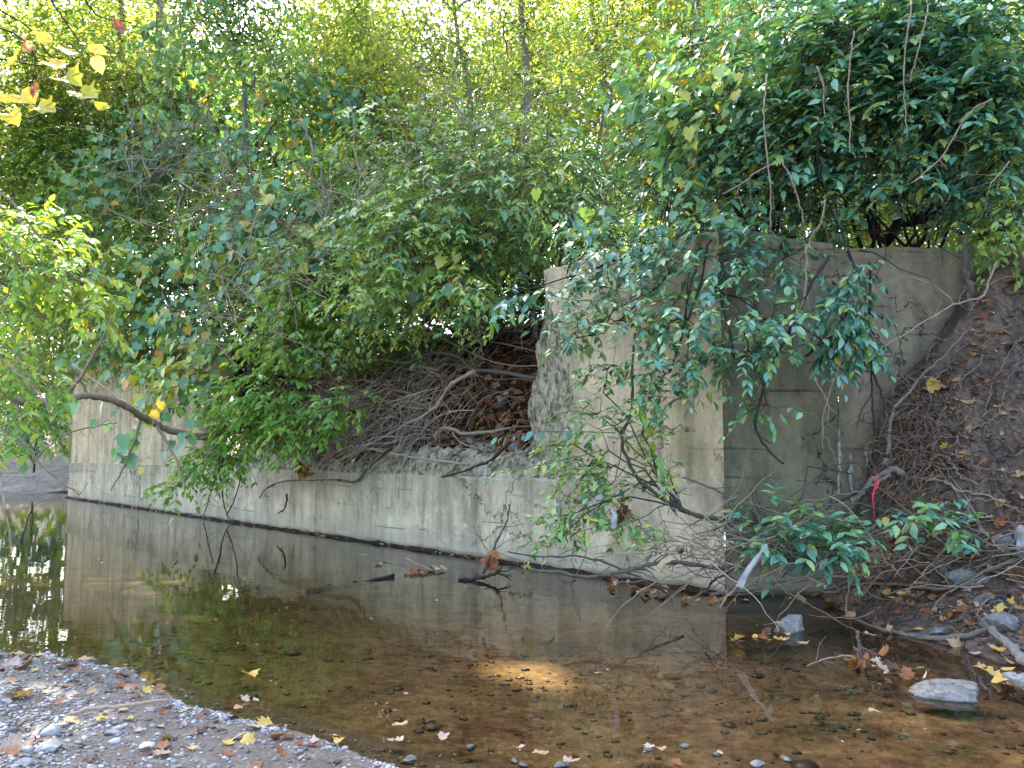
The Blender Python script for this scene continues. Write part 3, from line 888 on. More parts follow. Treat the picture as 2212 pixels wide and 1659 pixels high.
plant("honeysuckle_shrub", "fringe of large blue-green leaves spilling down the upper right corner over the dark thicket", "shrub", [AB(4.0, .9, 3.4), AB(2.6, .9, 3.4)],
      [dblob(1950, 90, 260, 90, 7.5, .3), dblob(2100, 200, 170, 90, 7.3, .3), dblob(1900, 230, 160, 60, 7.5, .25), dblob(2160, 330, 90, 60, 7.3, .25, 5000), dblob(1740, 200, 130, 90, 7.7, .25, 9000), dblob(1950, 370, 120, 45, 7.5, .2, 4500)],
      400, LT_OVAL, .150, M_LEAF_DARK, M_STEM_DARK, 62, SHRUB, 4, .34, .35, (-.45, -.15, -.05), mid=.66, max_r=.02, guides=True)
plant("grapevine", "grapevine with broad pale green leaves draped over the dark leaning shrub", "vine", [AB(.6, 1.0, 3.2)],
      [dblob(1620, 250, 300, 170, 8.0, .25), dblob(1850, 110, 330, 110, 8.0, .25), dblob(1450, 200, 180, 120, 8.6, .3), dblob(1500, 450, 150, 60, 7.9, .2, 9000), dblob(1250, 470, 120, 60, 8.6, .2, 5000)],
      330, LT_GRAPE, .135, M_LEAF_GRAPE, M_STEM, 12, "grapevines climbing over the shrubs", 2, .30, .3, (-.25, 0, .05), face=(-.35, -.12, 1.0), old=.05, mid=.45, sd=.2, guides=False, max_r=.012)
# --- overhanging honeysuckle in front of the tall panel
plant("honeysuckle_shrub", "shrub with blue-green leaves and red berries hanging over the tall concrete panel", "shrub", [W(.7, .8, TOPR - .1), W(2.0, .9, TOPR - .1)],
      [dblob(1370, 560, 190, 80, 8.1, .6), dblob(1560, 570, 160, 70, 7.6, .5), dblob(1330, 690, 130, 50, 7.5, .35), dblob(1480, 690, 150, 60, 7.3, .4), dblob(1650, 690, 120, 55, 7.2, .35),
       dblob(1450, 790, 80, 50, 7.15, .25, 5500), dblob(1600, 770, 110, 45, 7.1, .3), dblob(1480, 860, 35, 50, 7.1, .15, 1600), dblob(1240, 720, 70, 45, 7.6, .2, 3000), dblob(1520, 500, 280, 55, 8.2, .6, 18000), dblob(1700, 560, 120, 60, 7.7, .4, 7000), dblob(1300, 620, 110, 45, 7.9, .35, 4500), dblob(1100, 640, 110, 16, 7.6, .12, 1700), dblob(1650, 880, 70, 40, 7.2, .2, 2000)],
      480, LT_OVAL, .118, M_LEAF_DARK, M_STEM_DARK, 13, SHRUB, 4, .27, .5, (-.2, -.15, 0), old=.03, mid=.6, berries=34, max_r=.03, shell=.6)
plant("honeysuckle_shrub", "drooping grey-green spray of leaves hanging down the pale right end of the abutment wall", "shrub", [AB(1.2, .6, 3.5)],
      [dblob(1860, 590, 40, 30, 7.3, .15), dblob(1830, 670, 60, 40, 7.2, .15), dblob(1850, 730, 60, 50, 7.2, .15), dblob(1800, 760, 30, 30, 7.2, .12, 600)],
      95, LT_OVAL, .112, M_LEAF_DARK, M_STEM_DARK, 14, SHRUB, 4, .24, .6, (-.1, -.1, -.2), mid=.5, max_r=.016)
plant("honeysuckle_shrub", "leafy shrub tuft at the right edge hanging over the mud heap", "shrub", [AB(4.2, 1.0, 3.5)],
      [dblob(2170, 490, 70, 80, 7.4, .3), dblob(2190, 340, 60, 60, 7.4, .3)], 110, LT_OVAL, .105, M_LEAF_MID, M_STEM, 15, SHRUB, 4, .25, .5, (-.2, -.1, -.1), mid=.5, max_r=.02)
# --- centre clump behind the broken end
cb = P(1110, 735, 11.6)
plant("honeysuckle_shrub", "many-stemmed green shrub rising behind the torn end of the concrete wall", "shrub", [cb, cb + [.35, .5, .1], cb + [-.5, .3, 0], P(1030, 740, 11.8)],
      [dblob(1000, 440, 200, 110, 11.6, 1.2), dblob(880, 520, 170, 110, 11.2, .9), dblob(1130, 350, 190, 120, 12.2, 1.2), dblob(900, 320, 200, 120, 12.6, 1.2), dblob(1250, 420, 110, 90, 11.4, .8), dblob(1000, 620, 70, 30, 10.6, .4, 3000), dblob(820, 620, 110, 55, 11, .6)],
      1250, LT_OVAL, .145, M_LEAF_MID, M_STEM_GREY, 16, SHRUB, 4, .36, .6, (-.1, -.3, 0), old=.03, mid=.56, max_r=.06)
plant("honeysuckle_shrub", "tall shrub with thin upright twigs behind the centre clump", "shrub", [P(1200, 600, 13.5), P(1150, 600, 13.8)],
      [dblob(1180, 200, 170, 140, 14, 1.5), dblob(1330, 170, 150, 150, 13.5, 1.5), dblob(1020, 230, 130, 110, 14.5, 1.4), dblob(1400, 350, 110, 100, 12.5, 1)],
      800, LT_OVAL, .13, M_LEAF_MID, M_STEM_GREY, 17, SHRUB, 4, .42, .4, (-.1, -.1, .1), old=.07, mid=.62, max_r=.05, bare=.1)
plant("honeysuckle_shrub", "sprawling green shrub covering the soil slope between the cascade and the centre clump", "shrub", [bank_pt(7.6, 2.2), bank_pt(9.5, 2.0), bank_pt(6.0, 2.4)],
      [dblob(730, 610, 110, 60, 12.9, .6), dblob(880, 640, 100, 40, 11.9, .5), dblob(790, 680, 90, 35, 12.3, .4, 2500), dblob(640, 560, 90, 60, 13.8, .7), dblob(1010, 600, 90, 50, 11.3, .4, 3000), dblob(1080, 520, 110, 70, 11.4, .5), dblob(880, 690, 70, 30, 11.6, .3, 2500), dblob(720, 740, 90, 50, 12.6, .4, 4500), dblob(990, 680, 60, 25, 11, .3, 1500), dblob(760, 860, 40, 30, 12.2, .25, 900)],
      520, LT_OVAL, .135, M_LEAF_MID, M_STEM_GREY, 58, SHRUB, 4, .34, .5, (-.15, -.3, -.05), old=.06, mid=.5, max_r=.03, bare=.12)
plant("grapevine", "loose grapevine with some yellow leaves straying over the slope and its dead twigs", "vine", [bank_pt(9, 1.8)],
      [dblob(700, 560, 140, 60, 13.2, .4), dblob(620, 660, 120, 50, 13.2, .4), dblob(860, 600, 100, 60, 12, .4), dblob(560, 540, 120, 60, 14.5, .5), dblob(960, 560, 100, 60, 11.2, .3)],
      150, LT_GRAPE, .19, M_LEAF_GRAPE, M_STEM_GREY, 59, "grapevines climbing over the shrubs", 2, .4, .3, (-.1, -.1, 0), face=(-.15, -.5, .8), old=.16, mid=.58, sd=.22, max_r=.012, guides=False)
# --- bright cascade over the low wall
plant("honeysuckle_shrub", "bright light green shrub cascading over the left end of the low ledge", "shrub", [wall_pt(640, 860, .9), wall_pt(560, 800, .9)],
      [dblob(620, 730, 110, 75, 12.9, .7), dblob(590, 850, 100, 65, 12.7, .6), dblob(520, 930, 80, 50, 13.2, .5), dblob(440, 1000, 60, 35, 13.4, .4), dblob(380, 1050, 35, 18, 13.4, .25, 900), dblob(680, 640, 100, 55, 12.9, .6), dblob(470, 870, 50, 50, 13.4, .4, 2500), dblob(640, 930, 80, 35, 12.4, .4, 3500), dblob(470, 990, 90, 35, 13.0, .3, 3000), dblob(720, 880, 60, 30, 12.2, .3, 1500)],
      560, LT_OVAL, .150, M_LEAF_LIGHT, M_STEM, 18, SHRUB, 4, .36, .55, (-.25, -.25, -.05), old=.02, mid=.45, max_r=.035)
# --- left vine mounds
plant("grapevine", "grapevine mound with yellowing heart-shaped leaves above the left end of the wall", "vine", [wall_pt(330, 700, 1.6)],
      [dblob(330, 620, 130, 90, 18, .9), dblob(420, 700, 80, 50, 16.5, .6), dblob(300, 780, 60, 30, 17.5, .3, 1700), dblob(530, 560, 150, 70, 15.5, .9), dblob(640, 470, 150, 60, 15, .9), dblob(350, 830, 50, 50, 16.4, .3, 3500), dblob(260, 770, 110, 30, 18.5, .4, 4500), dblob(420, 790, 70, 60, 15.5, .4, 5000), dblob(300, 720, 130, 50, 18, .6, 8000)],
      640, LT_GRAPE, .20, M_LEAF_GRAPE, M_STEM_GREY, 19, "grapevines climbing over the shrubs", 2, .5, .3, (-.1, -.1, 0), face=(-.15, -.3, .9), old=.08, mid=.62, sd=.2, max_r=.02)
plant("honeysuckle_shrub", "dense mixed shrub under the grapevine mound left of the cascade", "shrub", [wall_pt(420, 690, 2.2), wall_pt(300, 700, 2.2)],
      [dblob(330, 560, 190, 150, 19.5, 1.6), dblob(540, 480, 190, 110, 17, 1.5), dblob(720, 430, 150, 110, 15.5, 1.3), dblob(240, 700, 80, 60, 20, 1.0), dblob(560, 640, 110, 60, 15.5, .9), dblob(730, 560, 120, 70, 13.6, .8)],
      1350, LT_OVAL, .16, M_LEAF_MID, M_STEM_GREY, 20, SHRUB, 4, .46, .45, (-.1, -.3, .05), old=.06, mid=.56, max_r=.06)
plant("grapevine", "tall curtain of small heart-shaped leaves climbing the trees at upper left", "vine", [P(300, 700, 22)],
      [dblob(330, 330, 110, 140, 20, 1), dblob(460, 300, 110, 100, 19, 1), dblob(230, 420, 110, 110, 20, 1), dblob(600, 330, 110, 70, 17.5, 1), dblob(700, 240, 130, 70, 17, 1), dblob(400, 120, 120, 70, 19, 1), dblob(560, 430, 100, 60, 16.5, .8)],
      640, LT_GRAPE, .21, M_LEAF_GRAPE, M_STEM_GREY, 21, "grapevines climbing over the shrubs", 2, .55, .35, (0, 0, 0), face=(-.15, -.35, .85), old=.05, mid=.5, sd=.2, max_r=.02)
plant("bank_shrub", "dark shrub on the far bank beyond the left end of the wall", "shrub", [np.array([-19, 31.5, .6]), np.array([-16.5, 31, .5])],
      [dblob(70, 880, 110, 90, 30, 1.8), dblob(120, 760, 120, 90, 31, 2), dblob(20, 700, 90, 140, 31, 2)], 900, LT_OVAL, .23, M_LEAF_DARK, M_STEM_DARK, 22, SHRUB, 4, .6, .4, mid=.45, old=.05, max_r=.06)
plant("bank_shrub", "tall green shrub filling the gap above the wall's left end", "shrub", [P(150, 780, 26), P(60, 800, 27)],
      [dblob(130, 560, 120, 130, 25, 2), dblob(40, 420, 110, 130, 26, 2), dblob(190, 400, 110, 110, 24, 2), dblob(120, 300, 130, 90, 25, 2)], 1100, LT_OVAL, .2, M_LEAF_MID, M_STEM, 23, SHRUB, 4, .55, .4, mid=.6, old=.05, max_r=.06)
# --- near sunlit boughs at the left edge
plant("overhanging_bough", "sunlit yellow-green leafy bough reaching in from the left edge", "bough", [P(-330, 330, 6.6)],
      [dblob(70, 500, 110, 45, 6.6, .35), dblob(150, 590, 95, 55, 6.5, .3), dblob(20, 620, 50, 80, 6.4, .3), dblob(190, 660, 50, 30, 6.4, .2, 900)],
      170, LT_OVAL, .105, M_LEAF_LIGHT, M_TWIG_PALE, 24, "boughs hanging in from the left", 4, .26, .5, (.2, 0, -.05), mid=.6, old=.04, max_r=.016)
plant("overhanging_bough", "trailing light green bough hanging low at the left edge over the water", "bough", [P(-250, 640, 7.2)],
      [dblob(20, 790, 45, 70, 7, .25), dblob(60, 900, 45, 35, 6.9, .2), dblob(10, 960, 25, 40, 6.9, .2), dblob(100, 830, 45, 30, 7, .2)],
      75, LT_OVAL, .105, M_LEAF_LIGHT, M_TWIG_PALE, 25, "boughs hanging in from the left", 4, .25, .55, (.2, 0, -.1), mid=.5, old=.08, max_r=.014)
# --- shrub low in front of the tall panel, rooted at the mud bank
plant("honeysuckle_shrub", "straggling low shrub with dark leaves in front of the tall panel above the water", "shrub", [P(1474, 1100, 7.0)],
      [dblob(1270, 1010, 70, 40, 7.2, .2), dblob(1200, 960, 50, 14, 7.3, .12, 700), dblob(1250, 1110, 110, 40, 7.1, .25), dblob(1390, 1130, 60, 30, 7, .2, 1200), dblob(1180, 1180, 45, 16, 7.2, .12, 500), dblob(1330, 1060, 60, 60, 7.1, .2, 1800), dblob(1290, 900, 70, 60, 7.2, .2, 2400), dblob(1400, 880, 45, 70, 7.1, .2, 1800), dblob(1310, 790, 70, 40, 7.25, .2, 1800), dblob(1430, 990, 40, 60, 7.05, .15, 1500)],
      230, LT_OVAL, .085, M_LEAF_MID, M_STEM, 26, SHRUB, 4, .22, .35, (-.25, 0, 0), mid=.35, old=.03, max_r=.010, tip_r=.0018)
plant("honeysuckle_shrub", "low blue-green shrub trailing from the mud bank across the foot of the abutment", "shrub", [P(1930, 1110, 7.0)],
      [dblob(1680, 1130, 85, 32, 6.7, .2), dblob(1790, 1170, 85, 55, 6.6, .2), dblob(1640, 1180, 60, 22, 6.6, .15, 900), dblob(1980, 1110, 65, 22, 6.6, .2), dblob(2060, 1130, 30, 26, 6.6, .15, 500)],
      120, LT_OVAL, .118, M_LEAF_DARK, M_STEM, 27, SHRUB, 4, .22, .3, (-.2, -.1, 0), mid=.5, old=.02, max_r=.010, tip_r=.0018)

# --- trees
TREES = "trees standing behind the wall"
def tree(label, base, path, r0, r1, blobs, n, seed, size=.15, mat=M_LEAF_FAR, mid=.5, old=.05, spray=.6, tpl=LT_DIAM, limbs=5, tint=.55, pairs=4, bare=0.05):
    rs = np.random.RandomState(seed)
    root = empty("tree", tuple(base), label, "tree", TREES)
    mb = MB()
    c = mb.tube([base] + [q + rs.normal(0, .16, 3) * [1, 1, .3] for q in path], r0, r1, 9, 6, .018, seed, tint, .05)
    top = c[-1]
    # limbs and twigs
    n = int(n * 1.7)
    pts, outs = blob_points(rs, blobs, n, .6)
    nodes = np.vstack([c[len(c) // 4:], pts]); ng = len(c) - len(c) // 4
    par = -np.ones(len(nodes), int); path_ = np.zeros(len(nodes))
    dist = np.linalg.norm(nodes[:ng][None] - pts[:, None], axis=2).min(1); order = np.argsort(dist) + ng
    kp = nodes.copy(); ki = np.arange(len(nodes)); m = ng
    kpath = np.zeros(len(nodes)); 
    for i in order:
        dd = np.sqrt(((kp[:m] - nodes[i]) ** 2).sum(1)); j = int(np.argmin(dd + .15 * kpath[:m]))
        par[i] = ki[j]; path_[i] = kpath[j] + dd[j]
        kp[m] = nodes[i]; ki[m] = i; kpath[m] = path_[i]; m += 1
    cnt = np.ones(len(nodes))
    for i in order[::-1]: cnt[par[i]] += cnt[i]
    rad = np.minimum(.0045 * cnt ** .45, r1 * .9)
    e = order
    mb.edges(nodes[par[e]], nodes[e], np.minimum(rad[par[e]], rad[e] * 1.6), rad[e], .10, rs, 4, np.clip(tint - .1 + rs.normal(0, .1, len(e)), 0, 1))
    mb.build("trunk", M_TRUNK, root, origin=base, smooth_shade=True)
    lb = MB(); M = len(pts)
    d = unit(outs + rs.normal(0, .5, (M, 3)) + [0, 0, -.25]); L = spray * rs.uniform(.5, 1.2, M)
    side = unit(np.cross(d, [0, 0, 1.0]) + rs.normal(0, .2, (M, 3)))
    loc_t = .2 * fbm(pts[:, 0] * .4, pts[:, 2] * .4, seed)
    ok = rs.rand(M) > bare
    for k in range(pairs):
        for s in (-1, 1):
            ids = np.where(ok)[0]; n_ = len(ids); f = (k + .5) / pairs
            p = pts[ids] + d[ids] * (L[ids] * f)[:, None] + rs.normal(0, size * .6, (n_, 3))
            put_leaves(lb, tpl, p, side[ids] * s + d[ids] * .4 + rs.normal(0, .4, (n_, 3)) + [0, 0, -.5], rs.normal(0, .6, (n_, 3)) + [0, -.1, .8], size * rs.uniform(.6, 1.2, n_), tints(rs, n_, mid, .2, old, loc_t[ids]))
    lb.build("crown", mat, root, origin=base)
    return root
def tr(label, dx0, dy0, dx1, dy1, Y, r0, blobs, n, seed, top=3.0, **kw):
    b = P(dx0, dy0, Y); t = P(dx1, dy1, Y + .4); m = (b + t) / 2 + np.array([.12, 0, 0]); up = t + (t - b) / np.linalg.norm(t - b) * top
    b = np.array([b[0], b[1], 3.0])
    return tree(label, b, [m, t, up], r0, r0 * .4, blobs, n, seed, **kw)
tr("slender tree with a pale bare grey trunk among the left vines", 552, 420, 500, 20, 17, .055, [dblob(520, 60, 160, 100, 17, 1.5), dblob(620, 180, 100, 70, 16.5, 1.2), dblob(450, -150, 260, 160, 17, 2.5)], 800, 31, size=.17, mid=.45, mat=M_LEAF_MID)
tr("thin dark trunked tree left of the bright sky gap", 1040, 420, 985, 60, 15.5, .07, [dblob(930, 130, 130, 120, 15.5, 1.3), dblob(1000, -120, 260, 130, 15.5, 2)], 650, 32, size=.12, mid=.6, bare=.25)
tr("forked tree with bare upper twigs behind the centre shrubs", 1130, 420, 1135, 40, 16.5, .12, [dblob(1120, 60, 150, 90, 16.5, 1.5), dblob(1200, -150, 300, 130, 16.5, 2.5)], 600, 33, size=.12, mid=.65, bare=.4)
tr("tree with a straight greyish trunk right of the forked tree", 1300, 420, 1285, 30, 17, .11, [dblob(1330, 80, 150, 100, 17, 1.8), dblob(1380, -140, 260, 120, 17, 2.5)], 700, 34, size=.14, mid=.6, bare=.2)
tr("tree half hidden at the upper edge of the dark leaning shrub", 1530, 420, 1515, 30, 15, .10, [dblob(1480, 90, 130, 100, 15, 1.8), dblob(1560, -140, 260, 120, 15, 2.5)], 700, 35, size=.14, mid=.5, bare=.2)
tr("leafy tree filling the upper left above the yellow leaves", 210, 600, 250, 60, 24, .13, [dblob(220, 130, 180, 110, 24, 2.5), dblob(90, 180, 150, 140, 25, 2.5), dblob(330, 190, 120, 100, 23, 2)], 1000, 36, size=.22, mid=.55, spray=.8)
tr("yellow-green tree beside the white sky gap at upper left", 760, 430, 800, 60, 19, .10, [dblob(790, 90, 100, 120, 19, 1.8), dblob(730, 200, 130, 80, 18.5, 1.6), dblob(860, 210, 120, 80, 18, 1.5)], 760, 37, size=.16, mid=.62)
tr("very tall unseen tree added at left, crown shading the creek", -250, 700, -200, -200, 22, .25, [dblob(-200, -300, 500, 300, 21, 4), dblob(-400, 200, 350, 300, 21, 4)], 1500, 38, size=.34, mid=.5, spray=1.0)  # out of view, added so its crown shades the gravel and water
tr("very tall tree with a dense shading crown added out of the frame above the left vines", 300, 600, 330, -250, 23, .14, [dblob(300, -420, 480, 250, 22, 4)], 1300, 39, size=.36, mid=.5, spray=1.0)  # dense crown added above the frame to keep sun off the creek
tr("bushy mid-green tree standing behind the left vines", 330, 640, 350, 260, 25, .09, [dblob(330, 330, 170, 170, 25, 2), dblob(480, 260, 150, 140, 24, 2), dblob(160, 330, 130, 150, 26, 2)], 1500, 42, size=.24, mat=M_LEAF_MID, mid=.35, spray=.8, bare=0)
tr("bushy dark green tree closing the gap behind the cascade", 640, 600, 660, 300, 22, .08, [dblob(640, 360, 170, 150, 22, 2), dblob(790, 340, 140, 150, 21, 2), dblob(560, 500, 150, 80, 21, 1.5)], 1400, 43, size=.21, mat=M_LEAF_MID, mid=.35, spray=.7, bare=0)
tr("bushy green tree low behind the many-stemmed centre shrub", 1000, 560, 1010, 330, 19, .07, [dblob(980, 380, 170, 130, 19, 1.6), dblob(1130, 430, 140, 130, 18.5, 1.5), dblob(850, 470, 150, 90, 18.5, 1.5)], 1100, 44, size=.18, mat=M_LEAF_MID, mid=.3, spray=.6, bare=0)
tr("bushy green sapling filling the far left edge behind the sunlit bough", 60, 760, 70, 480, 27, .08, [dblob(60, 560, 130, 170, 27, 2), dblob(180, 600, 120, 110, 26, 2), dblob(30, 330, 110, 130, 27, 2)], 1100, 45, size=.26, mat=M_LEAF_MID, mid=.4, spray=.8, bare=0)
# distant sunlit trees seen through the gaps
for k, (dx, w, Y, hh, seed, lab) in enumerate(((150, 330, 48, 620, 51, "hazy sunlit tree far behind the left vines"), (640, 260, 44, 560, 52, "hazy sunlit tree far behind the pale trunk"),
        (1050, 300, 42, 560, 53, "hazy sunlit tree far behind the centre clump"), (1450, 300, 38, 600, 54, "hazy yellow-green tree far behind the tall panel"),
        (1850, 300, 36, 520, 55, "bright yellow-green tree seen through stems above the abutment"), (2180, 260, 36, 520, 56, "bright green tree seen through stems at the right edge"))):
    b = P(dx, 640, Y); b = np.array([b[0], b[1], 2.6])
    t = P(dx, 640 - hh * .6, Y)
    tree(lab, b, [(b + t) / 2 + np.array([.3, 0, 0]), t], .3, .12, [dblob(dx, 640 - hh * .5, w, hh * .62, Y, 4), dblob(dx + 120, 640 - hh * .95, w * .8, hh * .4, Y + 2, 3)], 1900, seed, size=.46, mid=.62, spray=1.3, old=.06)
# ================================================================== LOOSE THINGS
M_DEAD = leaf_mat("dead_leaf", [(0, (.045, .020, .012)), (.2, (.12, .050, .026)), (.4, (.26, .098, .032)), (.55, (.35, .20, .085)), (.7, (.42, .30, .17)), (.82, (.50, .33, .055)), (.92, (.36, .25, .19)), (1, (.42, .35, .25))], .15, .6, .3, (1, .9, .7))
def rock_mat(name, a, b, c, sc=6.0):
    return ground_mat(name, [(.28, a), (.5, b), (.75, c)], sc, .85, .8, 30.0, .25, .02)
M_ROCK = rock_mat("rock_grey", (.06, .056, .05), (.145, .135, .12), (.25, .235, .21))
M_ROCKPALE = rock_mat("rock_pale", (.12, .11, .10), (.25, .235, .22), (.38, .365, .35))
M_ROCKDARK = rock_mat("rock_dark", (.045, .045, .042), (.10, .10, .092), (.18, .18, .165))
M_PEB = leaf_mat("pebble", [(0, (.035, .03, .027)), (.35, (.095, .082, .073)), (.6, (.18, .165, .155)), (.85, (.29, .285, .29)), (1, (.50, .51, .54))], 0.0, .45, .5)
M_RIBBON = leaf_mat("red_ribbon", [(0, (.62, .015, .02)), (1, (.70, .02, .03))], .2, .35, .5)
M_PLASTIC = leaf_mat("torn_plastic", [(0, (.42, .41, .39)), (1, (.52, .51, .50))], .35, .35, .5, (1, 1, 1))

ICO4, ICO1 = ico(5), ico(1)
def rock(label, pos, dims, mat, seed, rot=0.0, cuts=9, group=None, cat="rock", name="rock", noise=.12, tilt=0.0):
    rs = np.random.RandomState(seed)
    v, f = ICO4; v = v.copy()
    for k in range(cuts):
        n = unit(rs.normal(0, 1, 3) * [1, 1, .9]); lim = rs.uniform(.42, .72)
        dd = v @ n; v = v - np.maximum(dd - lim, 0)[:, None] * n * .93
    n0 = unit(v)
    v = v + n0 * (noise * fbm(v[:, 0] * 2.3 + seed, v[:, 1] * 2.3 + v[:, 2] * 1.7, seed % 89, 5) + noise * .35 * fbm(v[:, 0] * 9 + v[:, 2] * 7, v[:, 1] * 9 + seed, seed % 83, 3))[:, None]
    v = v / (v.max(0) - v.min(0)) * np.asarray(dims)
    c, s = cos(tilt), sin(tilt)
    v = v @ np.array([[c, 0, s], [0, 1, 0], [-s, 0, c]]).T
    o = link(name, mesh_np(name, v, [f], smooth_shade=False), mat, None, tuple(pos))
    o.rotation_euler = (0, 0, rot)
    return tag(o, label, cat, group)

def px(r, Y): return r * DS * Y / FPX      # picture length -> metres at distance Y

# ------------------------------------------------------------------ rocks
def rock_at(label, dx, dy, wpx, hpx, mat, seed, depth=None, flat=1.0, ground=None, rot=0., **kw):
    q = on_mud(dx, dy + hpx * .45) if ground is None else G(dx, dy + hpx * .40, ground)
    w, h = px(wpx, q[1]), px(hpx, q[1]) * flat
    return rock(label, q + [0, (depth or w * .6) * .35, h * .25], (w, depth or w * .65, h * 1.15), mat, seed, rot, **kw)
rock_at("square cut grey stone block standing in the water with orange leaves caught beside it", 1708, 1352, 72, 50, M_ROCK, 3, ground=-.02, rot=.25, cuts=8)
rock_at("long pale rock in the shallow water at lower right", 2078, 1506, 150, 44, M_ROCK, 8, ground=-.035, rot=-.12, cuts=7)
rock_at("grey slab on the mud just inside the right edge above the curved branch", 2190, 1345, 100, 50, M_ROCK, 12, rot=.2)
rock_at("grey-green boulder half sunk in the mud bank under the twigs", 2115, 1246, 112, 38, M_ROCK, 15, rot=.1)
rock_at("small dark stone left of the grey-green boulder", 2048, 1222, 38, 32, M_ROCKDARK, 17)
rock_at("dark angular stone with pebbles on the mud bank", 2133, 1293, 40, 28, M_ROCKDARK, 19)
rock_at("big pale rock at the right edge behind the fallen yellow leaves", 2215, 1478, 70, 70, M_ROCKPALE, 21)
rock_at("mossy stone on the upper mud bank near the right edge", 2185, 1170, 50, 30, M_ROCKDARK, 23)
rock_at("pale chunk on the upper mud bank cut by the right edge", 2216, 1160, 40, 60, M_ROCKPALE, 25)
rock_at("flat grey stone sunk in wet mud beside the brown leaves", 2038, 1364, 42, 16, M_ROCKDARK, 27)
for i, (dx, dy) in enumerate(((2160, 1298), (2176, 1293), (2150, 1304), (2168, 1304))):
    rock_at("little dark pebble beside the dark angular stone", dx, dy, 17, 11, M_ROCKDARK, 60 + i, group="pebbles on the mud bank", name="pebble", cat="pebble")
for i, (dx, dy, w, h, lab) in enumerate(((790, 940, 55, 34, "rough concrete lump on the ledge under the pale arching branch"), (905, 960, 26, 14, "small round stone on the ledge by the thick tan root"),
        (1020, 955, 34, 24, "grey stone on the ledge right of the thick tan root"), (1115, 965, 36, 22, "stone at the foot of the torn wall end"), (905, 925, 22, 24, "pointed chip of concrete standing on the ledge"), (1085, 870, 30, 22, "tan stone stuck in the soil slope"))):
    q = wall_pt(dx, dy, .55 if i < 5 else 1.1); q[2] = max(q[2], ZJ + .2)
    w_, h_ = px(w, q[1]), px(h, q[1])
    rock(lab, q, (w_, w_ * .8, h_), M_ROCK, 40 + i, .4 * i)
# stones breaking the surface along the near edge
rs = np.random.RandomState(5)
for i, (dx, dy, w) in enumerate(((1110, 1642, 24), (1128, 1650, 30), (1210, 1652, 40), (1400, 1616, 30), (1480, 1612, 26), (1015, 1612, 30), (880, 1640, 38), (1550, 1628, 26), (1700, 1640, 30), (1640, 1650, 34))):
    q = G(dx, dy, 0.0); w_ = px(w, q[1])
    rock("wet stone just breaking the surface at the near edge of the creek", q + [0, 0, -.004], (w_, w_ * rs.uniform(.6, .9), w_ * .42), (M_ROCK, M_ROCKDARK, M_ROCKDARK)[i % 3], 80 + i, rs.rand() * 6, group="stones along the near edge of the creek", name="stone", cat="stone")
for i, (dx, dy, w) in enumerate(((110, 1602, 62), (90, 1560, 40), (60, 1640, 44), (200, 1615, 36), (240, 1560, 30), (30, 1585, 34), (330, 1500, 26), (300, 1640, 40), (420, 1585, 24), (150, 1650, 40), (500, 1640, 26), (380, 1630, 30), (20, 1500, 26), (560, 1620, 22))):
    q = G(dx, dy, .1); q[2] = z_gravel(q[0], q[1]); w_ = px(w, q[1])
    rock("flattish blue-grey stone lying among the gravel", q + [0, 0, w_ * .08], (w_, w_ * rs.uniform(.65, .95), w_ * .4), (M_ROCKPALE, M_ROCK)[i % 2], 110 + i, rs.rand() * 6, group="larger stones in the gravel", name="stone", cat="stone")

def scatter_pebbles(name, label, n, sampler, size, mat, seed, tint=(.5, .25), flat=.6):
    rs = np.random.RandomState(seed); p = sampler(rs, n); n = len(p)
    v, f = ICO1; k = len(v)
    sz = size * np.exp(rs.normal(0, .46, n)) * .5
    V = v[None] * (1 + rs.uniform(-.25, .25, (n, k, 1)))
    V = V * np.stack([rs.uniform(.75, 1.3, n), rs.uniform(.75, 1.2, n), rs.uniform(.35, .75, n) * flat / .6], 1)[:, None]
    a = rs.rand(n) * 2 * pi; ca, sa = np.cos(a)[:, None], np.sin(a)[:, None]
    V = np.stack([V[..., 0] * ca - V[..., 1] * sa, V[..., 0] * sa + V[..., 1] * ca, V[..., 2]], -1)
    V = V * sz[:, None, None] + p[:, None]
    mb = MB(); mb.add(V.reshape(-1, 3), [(f[None] + (np.arange(n) * k)[:, None, None]).reshape(-1, 3)], np.repeat(np.clip(rs.normal(tint[0], tint[1], n), 0, 1), k))
    return tag(mb.build(name, mat), label, kind="stuff")
def samp_gravel(rs, n):
    x = rs.uniform(-4.2, .5, n); y = rs.uniform(1.8, 5.9, n)
    s = y_water(x) - y
    dens = np.clip(smooth(.35, 1.3, s + .35 * fbm(x * 1.7, y * 1.7, 131)) * .95 + .10, 0, 1)
    k = (s > -.22) & (rs.rand(n) < dens + .12); x, y = x[k], y[k]
    return np.stack([x, y, z_gravel(x, y) + .002], 1)
scatter_pebbles("gravel", "loose grey and blue-white pebbles on the bar", 40000, samp_gravel, .0165, M_PEB, 7, (.58, .24))
def samp_edge(rs, n):
    x = rs.uniform(-3.2, .2, n); y = y_water(x) - np.abs(rs.normal(0, .06, n)) + .02
    k = rs.rand(n) < smooth(-.1, .35, fbm(x * 2.2, x * 0, 141) + .1); x, y = x[k], y[k]
    return np.stack([x, y, np.maximum(z_gravel(x, y), .001) + .002], 1)
scatter_pebbles("pale_grit", "wet glinting grit along the water's edge", 6000, samp_edge, .010, M_PEB, 8, (.72, .22))  # pale tint stands in for the glint of foam and wet gravel
